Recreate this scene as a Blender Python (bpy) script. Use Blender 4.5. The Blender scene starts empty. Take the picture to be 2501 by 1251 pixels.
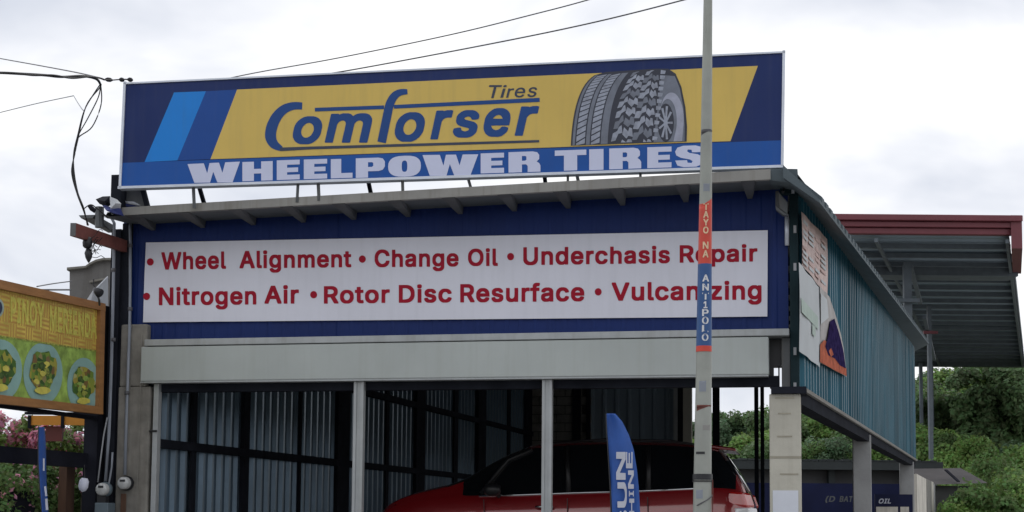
import bpy, math, random
from mathutils import Vector, Matrix
random.seed(11)
sc = bpy.context.scene
col = sc.collection

# ------------------------------------------------------------ camera
FPX, CX, CY, W0, H0 = 3600.0, 1250.5, 964.0, 2501.0, 1251.0
PITCH, ROLL, EYE = math.atan(301 / 3600), math.radians(-0.5), 1.5
cam_d = bpy.data.cameras.new('camera'); cam = bpy.data.objects.new('camera', cam_d); col.objects.link(cam)
RM = Matrix.Rotation(ROLL, 3, 'Y') @ Matrix.Rotation(math.pi / 2 + PITCH, 3, 'X')
cam.matrix_world = Matrix.Translation((0, 0, EYE)) @ RM.to_4x4()
cam_d.sensor_fit = 'HORIZONTAL'; cam_d.sensor_width = 36.0
cam_d.lens = 36.0 * FPX / W0
cam_d.shift_y = (CY - H0 / 2) / W0
cam_d.clip_start = 0.05; cam_d.clip_end = 3000
sc.camera = cam

# ------------------------------------------------------------ world, sun, exposure
world = bpy.data.worlds.new("World"); sc.world = world; world.use_nodes = True
SUN_EL, SUN_AZ = math.radians(48), math.radians(12)       # behind the shop, a little to the right
nt = world.node_tree; nt.nodes.clear(); N = nt.nodes; L = nt.links
wout = N.new('ShaderNodeOutputWorld')
sky = N.new('ShaderNodeTexSky'); sky.sky_type = 'NISHITA'; sky.sun_disc = False
sky.sun_elevation = SUN_EL; sky.sun_rotation = SUN_AZ
bg1 = N.new('ShaderNodeBackground'); bg1.inputs['Strength'].default_value = 0.10
L.new(sky.outputs['Color'], bg1.inputs['Color'])
tc = N.new('ShaderNodeTexCoord')
mp = N.new('ShaderNodeMapping'); mp.inputs['Scale'].default_value = (1.0, 1.0, 2.0); mp.inputs['Location'].default_value = (0.0, 0.0, 0.0)
L.new(tc.outputs['Generated'], mp.inputs['Vector'])
nz = N.new('ShaderNodeTexNoise'); nz.inputs['Scale'].default_value = 4.2; nz.inputs['Detail'].default_value = 5.0
nz.inputs['Roughness'].default_value = 0.5; nz.inputs['Distortion'].default_value = 0.35
L.new(mp.outputs['Vector'], nz.inputs['Vector'])
cr = N.new('ShaderNodeValToRGB')
cr.color_ramp.elements[0].position = 0.36; cr.color_ramp.elements[0].color = (0.62, 0.655, 0.735, 1)
cr.color_ramp.elements[1].position = 0.585; cr.color_ramp.elements[1].color = (1.0, 1.0, 1.0, 1)
e = cr.color_ramp.elements.new(0.47); e.color = (0.79, 0.81, 0.865, 1)
L.new(nz.outputs['Fac'], cr.inputs['Fac'])
# cloud strength raised on the side away from the sun, to fill the front
dotn = N.new('ShaderNodeVectorMath'); dotn.operation = 'DOT_PRODUCT'
dotn.inputs[1].default_value = (math.sin(SUN_AZ) * math.cos(SUN_EL), math.cos(SUN_AZ) * math.cos(SUN_EL), math.sin(SUN_EL))
L.new(tc.outputs['Generated'], dotn.inputs[0])
mr = N.new('ShaderNodeMapRange'); mr.inputs['From Min'].default_value = -0.6; mr.inputs['From Max'].default_value = 0.85
mr.inputs['To Min'].default_value = 0.97; mr.inputs['To Max'].default_value = 0.93; mr.interpolation_type = 'SMOOTHSTEP'
L.new(dotn.outputs['Value'], mr.inputs['Value'])
bg2 = N.new('ShaderNodeBackground'); L.new(cr.outputs['Color'], bg2.inputs['Color']); L.new(mr.outputs['Result'], bg2.inputs['Strength'])
mx = N.new('ShaderNodeMixShader'); mx.inputs['Fac'].default_value = 0.97
L.new(bg1.outputs[0], mx.inputs[1]); L.new(bg2.outputs[0], mx.inputs[2]); L.new(mx.outputs[0], wout.inputs['Surface'])

sd = bpy.data.lights.new('sun', 'SUN'); sd.energy = 0.6; sd.angle = math.radians(20); sd.color = (1, 0.97, 0.92)
so = bpy.data.objects.new('sun', sd); col.objects.link(so)
sv = Vector((math.sin(SUN_AZ) * math.cos(SUN_EL), math.cos(SUN_AZ) * math.cos(SUN_EL), math.sin(SUN_EL)))
so.rotation_euler = sv.to_track_quat('Z', 'Y').to_euler(); so.location = (0, 0, 60)
vs = sc.view_settings
vs.view_transform = 'Standard'; vs.look = 'None'; vs.exposure = 0.28; vs.gamma = 1; vs.use_curve_mapping = False

# ------------------------------------------------------------ measuring helpers
def ray(px, py):
    return RM @ Vector(((px - CX) / FPX, -(py - CY) / FPX, -1))
def P(px, py, Y):
    d = ray(px, py); return Vector((0, 0, EYE)) + d * (Y / d.y)
def Pz(px, py, z):
    d = ray(px, py); return Vector((0, 0, EYE)) + d * ((z - EYE) / d.z)

class Frame:
    """an upright plane: s runs along it, z is up, d is out of it"""
    def __init__(s, o, u):
        s.o = Vector((o[0], o[1], 0)); s.u = Vector((u[0], u[1], 0)).normalized(); s.n = Vector((s.u.y, -s.u.x, 0))
    def pt(s, a, z, d=0): return s.o + s.u * a + s.n * d + Vector((0, 0, z))
    def at(s, px, py, d=0):
        r = ray(px, py); c = Vector((0, 0, EYE)); o = s.o + s.n * d
        t = (o - c).dot(s.n) / r.dot(s.n); p = c + r * t
        return ((p - s.o).dot(s.u), p.z)
    def poly(s, pts, d=0): return [s.at(x, y, d) for x, y in pts]

BASE = {}
def base_of(o): return BASE.get(o.name, Vector((0, 0, 0))) if o else Vector((0, 0, 0))
def empty(name, loc, label=None, cat=None, group=None, kind=None):
    o = bpy.data.objects.new(name, None); col.objects.link(o); o.location = loc; o.empty_display_size = .2
    BASE[o.name] = Vector(loc); tag(o, label, cat, group, kind); return o
def tag(o, label=None, cat=None, group=None, kind=None):
    if label: o['label'] = label
    if cat: o['category'] = cat
    if group: o['group'] = group
    if kind: o['kind'] = kind
    return o

class MB:
    def __init__(s): s.v = []; s.f = []
    def add(s, vs, fs):
        k = len(s.v); s.v += [Vector(v) for v in vs]; s.f += [[i + k for i in f] for f in fs]; return s
    def hexa(s, p):   # p: 4 bottom, 4 top in the same order
        return s.add(p, [(3, 2, 1, 0), (4, 5, 6, 7), (0, 1, 5, 4), (1, 2, 6, 5), (2, 3, 7, 6), (3, 0, 4, 7)])
    def box(s, fr, s0, s1, z0, z1, d0, d1):
        return s.hexa([fr.pt(s0, z0, d1), fr.pt(s1, z0, d1), fr.pt(s1, z0, d0), fr.pt(s0, z0, d0),
                       fr.pt(s0, z1, d1), fr.pt(s1, z1, d1), fr.pt(s1, z1, d0), fr.pt(s0, z1, d0)])
    def prism(s, fr, poly, d0, d1):
        n = len(poly); a = [fr.pt(x, z, d1) for x, z in poly]; b = [fr.pt(x, z, d0) for x, z in poly]
        return s.add(a + b, [list(range(n)), list(range(2 * n - 1, n - 1, -1))] + [[(i + 1) % n, i, n + i, n + (i + 1) % n] for i in range(n)])
    def flat(s, fr, poly, d):
        return s.add([fr.pt(x, z, d) for x, z in poly], [list(range(len(poly)))])
    def tube(s, pts, r, n=8, r1=None, cap=True):
        pts = [Vector(p) for p in pts]; m = len(pts); rings = []
        up = Vector((0.13, 0.21, 1)).normalized()
        for i, p in enumerate(pts):
            t = (pts[min(i + 1, m - 1)] - pts[max(i - 1, 0)]).normalized()
            a = t.cross(up)
            if a.length < .2: a = t.cross(Vector((1, 0.1, 0)))
            a.normalize(); b = t.cross(a)
            rr = r if r1 is None else r + (r1 - r) * i / (m - 1)
            rings.append([p + (a * math.cos(2 * math.pi * j / n) + b * math.sin(2 * math.pi * j / n)) * rr for j in range(n)])
        vs = [v for R in rings for v in R]; fs = []
        for i in range(m - 1):
            for j in range(n):
                k = (j + 1) % n; fs.append((i * n + j, i * n + k, (i + 1) * n + k, (i + 1) * n + j))
        if cap: fs.append(list(range(n - 1, -1, -1))); fs.append([(m - 1) * n + j for j in range(n)])
        return s.add(vs, fs)
    def beam(s, a, b, w, h, side=None):   # rectangular bar from a to b
        a = Vector(a); b = Vector(b); t = (b - a).normalized()
        x = t.cross(Vector((0, 0, 1)))
        if x.length < .05: x = Vector(side or (1, 0, 0))
        x.normalize(); y = x.cross(t).normalized(); x *= w / 2; y *= h / 2
        return s.hexa([a - x - y, a + x - y, b + x - y, b - x - y, a - x + y, a + x + y, b + x + y, b - x + y])
    def lathe(s, c, axis, prof, n=20):    # prof: (along, radius)
        c = Vector(c); t = Vector(axis).normalized(); a = t.cross(Vector((0, 0, 1)))
        if a.length < .1: a = Vector((1, 0, 0))
        a.normalize(); b = t.cross(a); vs = []; fs = []
        for (h, r) in prof: vs += [c + t * h + (a * math.cos(2 * math.pi * j / n) + b * math.sin(2 * math.pi * j / n)) * r for j in range(n)]
        for i in range(len(prof) - 1):
            for j in range(n):
                k = (j + 1) % n; fs.append((i * n + j, i * n + k, (i + 1) * n + k, (i + 1) * n + j))
        return s.add(vs, fs)
    def build(s, name, mat, parent=None, smooth=False, bevel=0, **kw):
        b = base_of(parent); me = bpy.data.meshes.new(name)
        me.from_pydata([tuple(v - b) for v in s.v], [], s.f); me.materials.append(mat)
        if smooth: me.polygons.foreach_set('use_smooth', [True] * len(me.polygons))
        me.update(); o = bpy.data.objects.new(name, me); col.objects.link(o)
        if parent: o.parent = parent; BASE[o.name] = b
        if bevel:
            m = o.modifiers.new('bevel', 'BEVEL'); m.width = bevel; m.segments = 2; m.limit_method = 'ANGLE'
        tag(o, **kw); return o

# ------------------------------------------------------------ materials
def mat(name, c, rough=.6, metal=0, var=.15, vscale=3, bump=0, bscale=30, streak=0, dirt=None, coat=0, spec=.5, island=0, stretch=(1, 1, 1)):
    m = bpy.data.materials.new(name); m.use_nodes = True; n = m.node_tree.nodes; l = m.node_tree.links
    b = n['Principled BSDF']; b.inputs['Roughness'].default_value = rough; b.inputs['Metallic'].default_value = metal
    b.inputs['Specular IOR Level'].default_value = spec
    if coat: b.inputs['Coat Weight'].default_value = coat; b.inputs['Coat Roughness'].default_value = .06; b.inputs['Coat IOR'].default_value = 1.8
    g = n.new('ShaderNodeNewGeometry'); mp = n.new('ShaderNodeMapping'); mp.inputs['Scale'].default_value = stretch
    l.new(g.outputs['Position'], mp.inputs['Vector'])
    t = n.new('ShaderNodeTexNoise'); t.inputs['Scale'].default_value = vscale; t.inputs['Detail'].default_value = 6; t.inputs['Roughness'].default_value = .62
    l.new(mp.outputs[0], t.inputs['Vector'])
    r = n.new('ShaderNodeValToRGB'); r.color_ramp.elements[0].position = .3; r.color_ramp.elements[1].position = .7
    r.color_ramp.elements[0].color = tuple(x * (1 - var) for x in c) + (1,)
    r.color_ramp.elements[1].color = tuple(min(1, x * (1 + var)) for x in c) + (1,)
    l.new(t.outputs['Fac'], r.inputs['Fac']); out = r.outputs['Color']
    if streak:    # rain streaks running down the surface
        mp2 = n.new('ShaderNodeMapping'); mp2.inputs['Scale'].default_value = (9, 9, .5); l.new(g.outputs['Position'], mp2.inputs['Vector'])
        t2 = n.new('ShaderNodeTexNoise'); t2.inputs['Scale'].default_value = 1.6; t2.inputs['Detail'].default_value = 5; l.new(mp2.outputs[0], t2.inputs['Vector'])
        r2 = n.new('ShaderNodeMapRange'); r2.inputs['From Min'].default_value = .5; r2.inputs['From Max'].default_value = .75; r2.inputs['To Max'].default_value = streak
        l.new(t2.outputs['Fac'], r2.inputs['Value'])
        x = n.new('ShaderNodeMix'); x.data_type = 'RGBA'; l.new(r2.outputs[0], x.inputs['Factor']); l.new(out, x.inputs['A'])
        x.inputs['B'].default_value = tuple(dirt or (.06, .05, .04)) + (1,); out = x.outputs['Result']
    if island:    # every leaf or pebble its own shade
        hv = n.new('ShaderNodeHueSaturation'); l.new(out, hv.inputs['Color'])
        m1 = n.new('ShaderNodeMapRange'); m1.inputs['To Min'].default_value = 1 - island; m1.inputs['To Max'].default_value = 1 + island
        l.new(g.outputs['Random Per Island'], m1.inputs['Value']); l.new(m1.outputs[0], hv.inputs['Value'])
        m2 = n.new('ShaderNodeMapRange'); m2.inputs['To Min'].default_value = .47; m2.inputs['To Max'].default_value = .53
        l.new(g.outputs['Random Per Island'], m2.inputs['Value']); l.new(m2.outputs[0], hv.inputs['Hue'])
        out = hv.outputs['Color']
    l.new(out, b.inputs['Base Color'])
    if island:
        tr = n.new('ShaderNodeBsdfTranslucent'); l.new(out, tr.inputs['Color']); ms = n.new('ShaderNodeMixShader'); ms.inputs[0].default_value = .42
        l.new(b.outputs[0], ms.inputs[1]); l.new(tr.outputs[0], ms.inputs[2]); l.new(ms.outputs[0], n['Material Output'].inputs['Surface'])
    if bump:
        t3 = n.new('ShaderNodeTexNoise'); t3.inputs['Scale'].default_value = bscale; t3.inputs['Detail'].default_value = 5
        l.new(mp.outputs[0], t3.inputs['Vector'])
        bp = n.new('ShaderNodeBump'); bp.inputs['Strength'].default_value = bump; bp.inputs['Distance'].default_value = .02
        l.new(t3.outputs['Fac'], bp.inputs['Height']); l.new(bp.outputs[0], b.inputs['Normal'])
    return m

M = {}
M['asphalt'] = mat('asphalt', (.055, .055, .058), .9, bump=.4, bscale=60, vscale=1.5, var=.25)
M['soil'] = mat('soil', (.10, .085, .06), .95, bump=.6, bscale=8, vscale=.6, var=.35)
M['concrete_slab'] = mat('concrete_slab', (.34, .33, .31), .85, bump=.3, bscale=20, vscale=.9, var=.2)
M['line_paint'] = mat('line_paint', (.7, .7, .66), .6)
M['white_box'] = mat('white_box', (.40, .435, .425), .42, vscale=.7, var=.1, streak=.15, dirt=(.25, .25, .2), bump=.05, bscale=3)
M['guide'] = mat('guide', (.36, .38, .39), .45, metal=.25, vscale=4, var=.12, streak=.3, dirt=(.2, .2, .17))
M['blue_sheet'] = mat('blue_sheet', (.005, .021, .122), .55, spec=.25, vscale=1.2, var=.14, streak=.04, dirt=(.04, .05, .12))
M['teal_sheet'] = mat('teal_sheet', (.024, .105, .150), .40, metal=0, spec=.25, vscale=.8, var=.2, streak=.24, dirt=(.05, .075, .09))
for k_, f_ in ((1, .78), (2, 1.22)): M['teal_sheet%d' % k_] = mat('teal_sheet', (.024 * f_, .105 * f_, .150 * f_), .42, spec=.25, vscale=.8, var=.2, streak=.26, dirt=(.05, .075, .09))
M['inner_sheet'] = mat('inner_sheet', (.115, .170, .225), .32, metal=.45, vscale=1.5, var=.2, streak=.35, dirt=(.08, .09, .1))
M['dark_steel'] = mat('dark_steel', (.018, .020, .027), .8, spec=.02, vscale=3, var=.3)
M['green_steel'] = mat('green_steel', (.010, .026, .032), .7, spec=.2, vscale=3, var=.3)
M['grey_steel'] = mat('grey_steel', (.10, .108, .115), .55, metal=.1, vscale=3, var=.2, streak=.3, dirt=(.1, .08, .06))
M['fascia'] = mat('fascia', (.27, .265, .25), .6, vscale=1.6, var=.18, streak=.4, dirt=(.12, .1, .07))
M['roof_under'] = mat('roof_under', (.10, .115, .125), .6, metal=.1, vscale=1.3, var=.2)
M['roof_top'] = mat('roof_top', (.13, .15, .16), .5, metal=.3, vscale=1, var=.2)
M['flashing'] = mat('flashing', (.10, .125, .14), .75, spec=.15, vscale=1.5, var=.15)
M['pillar'] = mat('pillar', (.46, .445, .385), .85, bump=.25, bscale=14, vscale=1.6, var=.12, streak=.25, dirt=(.2, .17, .11))
M['pillar_grey'] = mat('pillar_grey', (.34, .345, .35), .85, bump=.25, bscale=14, vscale=2, var=.15)
M['old_concrete'] = mat('old_concrete', (.20, .19, .17), .9, bump=.7, bscale=9, vscale=3.2, var=.32, streak=.45, dirt=(.09, .08, .06))
M['joint'] = mat('joint', (.33, .31, .25), .9)
M['white_paint'] = mat('white_paint', (.62, .65, .72), .7, vscale=4, var=.06)
M['block'] = mat('block', (.20, .195, .18), .95, bump=.8, bscale=25, vscale=4, var=.3)
M['mortar'] = mat('mortar', (.06, .058, .053), .95, bump=.5)
M['sign_navy'] = mat('sign_navy', (.007, .023, .120), .38, vscale=.9, streak=.12, dirt=(.10, .11, .14), bump=.2, bscale=1.4, var=.12, spec=.25)
M['sign_blue'] = mat('sign_blue', (.004, .082, .36), .4, spec=.3, vscale=.9, streak=.12, dirt=(.10, .11, .14), bump=.2, bscale=1.4, var=.1)
M['sign_mid'] = mat('sign_mid', (.004, .062, .30), .4, spec=.3, vscale=.9, streak=.12, dirt=(.10, .11, .14), bump=.2, bscale=1.4, var=.1)
M['sign_light'] = mat('sign_light', (.006, .215, .68), .4, spec=.3, vscale=.9, streak=.12, dirt=(.10, .11, .14), bump=.2, bscale=1.4, var=.08)
M['sign_yellow'] = mat('sign_yellow', (.67, .48, .12), .4, spec=.3, vscale=.8, streak=.14, dirt=(.28, .23, .12), bump=.2, bscale=1.4, var=.07)
M['sign_pale'] = mat('sign_pale', (.60, .64, .84), .4, vscale=2, var=.05)
M['sign_ink'] = mat('sign_ink', (.008, .060, .24), .4, spec=.3, vscale=2, var=.06)
M['sign_ink_dark'] = mat('sign_ink_dark', (.02, .032, .07), .35)
M['frame_white'] = mat('frame_white', (.60, .64, .72), .35, metal=.3, vscale=3, var=.1)
M['tyre_dark'] = mat('tyre_dark', (.018, .022, .042), .4)
M['tyre_mid'] = mat('tyre_mid', (.15, .17, .22), .4, vscale=8, var=.2)
M['tyre_light'] = mat('tyre_light', (.29, .32, .40), .4, vscale=12, var=.3)
M['tyre_pale'] = mat('tyre_pale', (.34, .36, .46), .4, vscale=8, var=.15)
M['banner'] = mat('banner', (.68, .69, .78), .45, vscale=.7, var=.05, streak=.10, dirt=(.35, .36, .40), bump=.12, bscale=1.6)
M['banner_red'] = mat('banner_red', (.34, .009, .028), .6, spec=.15, vscale=5, var=.08)
M['banner_halo'] = mat('banner_halo', (.54, .42, .48), .45)
M['pole'] = mat('pole', (.33, .345, .315), .5, metal=.25, vscale=3, var=.14, streak=.65, dirt=(.16, .16, .13), bump=.1, bscale=12)
M['sticker_red'] = mat('sticker_red', (.62, .055, .03), .4, vscale=9, var=.12)
M['sticker_blue'] = mat('sticker_blue', (.018, .085, .26), .4, vscale=9, var=.1)
M['white_ink'] = mat('white_ink', (.72, .73, .75), .5)
M['yellow_ink'] = mat('yellow_ink', (.75, .55, .35), .5)
M['pvc'] = mat('pvc', (.24, .265, .31), .5, vscale=3, var=.12, streak=.2, dirt=(.15, .14, .12))
M['rust_beam'] = mat('rust_beam', (.17, .055, .045), .7, vscale=5, var=.3, bump=.2)
M['cable'] = mat('cable', (.012, .012, .014), .6)
M['cable_grey'] = mat('cable_grey', (.10, .10, .11), .6)
M['wire_pale'] = mat('wire_pale', (.30, .31, .33), .6)
M['black_plastic'] = mat('black_plastic', (.015, .016, .02), .45)
M['meter_glass'] = mat('meter_glass', (.42, .43, .43), .15, vscale=9, var=.1, coat=.5)
M['meter_box'] = mat('meter_box', (.12, .16, .19), .5, metal=.2)
M['flag_blue'] = mat('flag_blue', (.02, .085, .34), .65, vscale=6, var=.12)
M['cloth_white'] = mat('cloth_white', (.48, .50, .58), .7)
M['car_red'] = mat('car_red', (.25, .008, .012), .22, metal=.25, var=.04, coat=1)
M['car_glass'] = mat('car_glass', (.006, .007, .009), .05, var=.05, spec=1.0)
M['car_black'] = mat('car_black', (.010, .010, .012), .4)
M['chrome'] = mat('chrome', (.62, .62, .64), .12, metal=1, var=.03)
M['rubber'] = mat('rubber', (.02, .02, .02), .85, bump=.2)
M['rim'] = mat('rim', (.4, .4, .42), .3, metal=.9)
M['lamp_red'] = mat('lamp_red', (.45, .01, .01), .12, coat=1)
M['lamp_clear'] = mat('lamp_clear', (.7, .7, .72), .1, coat=1)
M['orange_frame'] = mat('orange_frame', (.33, .155, .052), .55, vscale=3, var=.2, stretch=(1, 1, 6), bump=.15)
M['awning_orange'] = mat('awning_orange', (.62, .25, .02), .6, vscale=5, var=.12)
M['plate_print'] = mat('plate_print', (.26, .44, .40), .5, vscale=5, var=.12)
M['food_dark'] = mat('food_dark', (.055, .10, .02), .5, vscale=22, var=.9)
M['food_light'] = mat('food_light', (.30, .33, .06), .5, vscale=30, var=.7)
M['print_green'] = mat('print_green', (.28, .42, .08), .5, vscale=7, var=.5)
M['letters_yellow'] = mat('letters_yellow', (.62, .56, .10), .5, vscale=14, var=.2)
M['dark_board'] = mat('dark_board', (.012, .013, .020), .8, spec=.15, vscale=3, var=.3)
M['red_board'] = mat('red_board', (.12, .02, .016), .6, vscale=4, var=.2)
M['wood_post'] = mat('wood_post', (.10, .05, .03), .8, vscale=6, var=.3, stretch=(1, 1, .2))
M['bark'] = mat('bark', (.22, .20, .16), .95, bump=.8, bscale=12, vscale=5, var=.3)
M['leaf_dark'] = mat('leaf_dark', (.115, .185, .075), .65, vscale=.45, var=.45, island=.35)
M['leaf_mid'] = mat('leaf_mid', (.145, .240, .075), .65, vscale=.45, var=.4, island=.35)
M['leaf_light'] = mat('leaf_light', (.20, .32, .085), .65, vscale=.5, var=.35, island=.35)
M['leaf_blue'] = mat('leaf_blue', (.115, .19, .10), .65, vscale=.4, var=.4, island=.35)
M['leaf_bush'] = mat('leaf_bush', (.17, .24, .06), .6, vscale=2, var=.35, island=.35)
M['petal'] = mat('petal', (.80, .36, .50), .7, vscale=4, var=.25, island=.3)
M['hill'] = mat('hill', (.07, .11, .05), .95, vscale=.5, var=.5, bump=1, bscale=3)
M['far_wall'] = mat('far_wall', (.085, .085, .088), .85, vscale=.6, var=.2)
M['far_roof'] = mat('far_roof', (.020, .026, .028), .7, vscale=.8, var=.3)
M['navy_board'] = mat('navy_board', (.009, .013, .050), .7, spec=.2, vscale=1, var=.25)
M['shed_roof'] = mat('shed_roof', (.085, .078, .078), .75, vscale=1, var=.3, streak=.4)
M['court_red'] = mat('court_red', (.15, .030, .042), .5, vscale=.8, var=.12)
M['court_sheet'] = mat('court_sheet', (.25, .32, .39), .42, metal=.2, vscale=.5, var=.15)
M['court_steel'] = mat('court_steel', (.11, .135, .16), .6)
M['grey_wall'] = mat('grey_wall', (.16, .155, .15), .9, vscale=1, var=.2, bump=.2, streak=.3)
M['tarp'] = mat('tarp', (.50, .52, .56), .6, vscale=2, var=.12)
M['tarp_blue'] = mat('tarp_blue', (.03, .045, .20), .5)
M['fence'] = mat('fence', (.58, .55, .49), .85, vscale=2, var=.18, streak=.3)
M['poster_pink'] = mat('poster_pink', (.50, .37, .34), .6, vscale=4, var=.28)
M['poster_white'] = mat('poster_white', (.42, .45, .47), .6, vscale=1.5, var=.1)
M['poster_green'] = mat('poster_green', (.34, .43, .38), .6, vscale=5, var=.15)
M['poster_ink'] = mat('poster_ink', (.48, .32, .29), .6, vscale=5, var=.2)
M['toolbox_red'] = mat('toolbox_red', (.22, .02, .02), .4)
M['toolbox_orange'] = mat('toolbox_orange', (.35, .15, .05), .5)
M['bottle'] = mat('bottle', (.45, .47, .5), .35)

def bamboo_mat():
    m = mat('bamboo_print', (.62, .48, .09), .5, vscale=4, var=.3); n = m.node_tree.nodes; l = m.node_tree.links
    b = n['Principled BSDF']; src = b.inputs['Base Color'].links[0].from_socket
    u = n.new('ShaderNodeTexCoord'); mp = n.new('ShaderNodeMapping'); mp.inputs['Scale'].default_value = (1, 1, 1)
    l.new(u.outputs['UV'], mp.inputs['Vector'])
    ck = n.new('ShaderNodeTexChecker'); ck.inputs['Scale'].default_value = 9.0; l.new(mp.outputs[0], ck.inputs['Vector'])
    w1 = n.new('ShaderNodeTexWave'); w1.bands_direction = 'X'; w1.inputs['Scale'].default_value = 9; w1.inputs['Distortion'].default_value = 1.2; l.new(mp.outputs[0], w1.inputs['Vector'])
    w2 = n.new('ShaderNodeTexWave'); w2.bands_direction = 'Y'; w2.inputs['Scale'].default_value = 9; w2.inputs['Distortion'].default_value = 1.2; l.new(mp.outputs[0], w2.inputs['Vector'])
    a = n.new('ShaderNodeMix'); l.new(ck.outputs['Fac'], a.inputs['Factor']); l.new(w1.outputs['Fac'], a.inputs['A']); l.new(w2.outputs['Fac'], a.inputs['B'])
    x = n.new('ShaderNodeMix'); x.data_type = 'RGBA'; l.new(a.outputs['Result'], x.inputs['Factor'])
    l.new(src, x.inputs['A']); x.inputs['B'].default_value = (.50, .27, .06, 1); l.new(x.outputs['Result'], b.inputs['Base Color'])
    return m
M['bamboo'] = bamboo_mat()

def food_mat():
    m = mat('food_print', (.2, .25, .05), .5); n = m.node_tree.nodes; l = m.node_tree.links; b = n['Principled BSDF']
    g = n.new('ShaderNodeNewGeometry'); t = n.new('ShaderNodeTexVoronoi'); t.inputs['Scale'].default_value = 16; l.new(g.outputs['Position'], t.inputs['Vector'])
    r = n.new('ShaderNodeValToRGB'); r.color_ramp.interpolation = 'LINEAR'; el = r.color_ramp.elements
    el[0].color = (.025, .075, .015, 1); el[1].color = (.42, .42, .16, 1); el[1].position = .95
    for p_, c_ in ((.3, (.07, .16, .02, 1)), (.5, (.20, .30, .04, 1)), (.68, (.40, .33, .05, 1)), (.82, (.16, .08, .03, 1))):
        q = el.new(p_); q.color = c_
    s_ = n.new('ShaderNodeSeparateColor'); l.new(t.outputs['Color'], s_.inputs[0]); l.new(s_.outputs[0], r.inputs['Fac']); l.new(r.outputs['Color'], b.inputs['Base Color']); return m
M['food'] = food_mat()
M['poster_fire'] = mat('poster_fire', (.27, .25, .24), .5, vscale=5, var=.25)
M['poster_flame'] = mat('poster_flame', (.42, .11, .06), .8, spec=.05, vscale=9, var=.45)
M['poster_night'] = mat('poster_night', (.030, .022, .075), .8, spec=0, vscale=12, var=.6)

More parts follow.
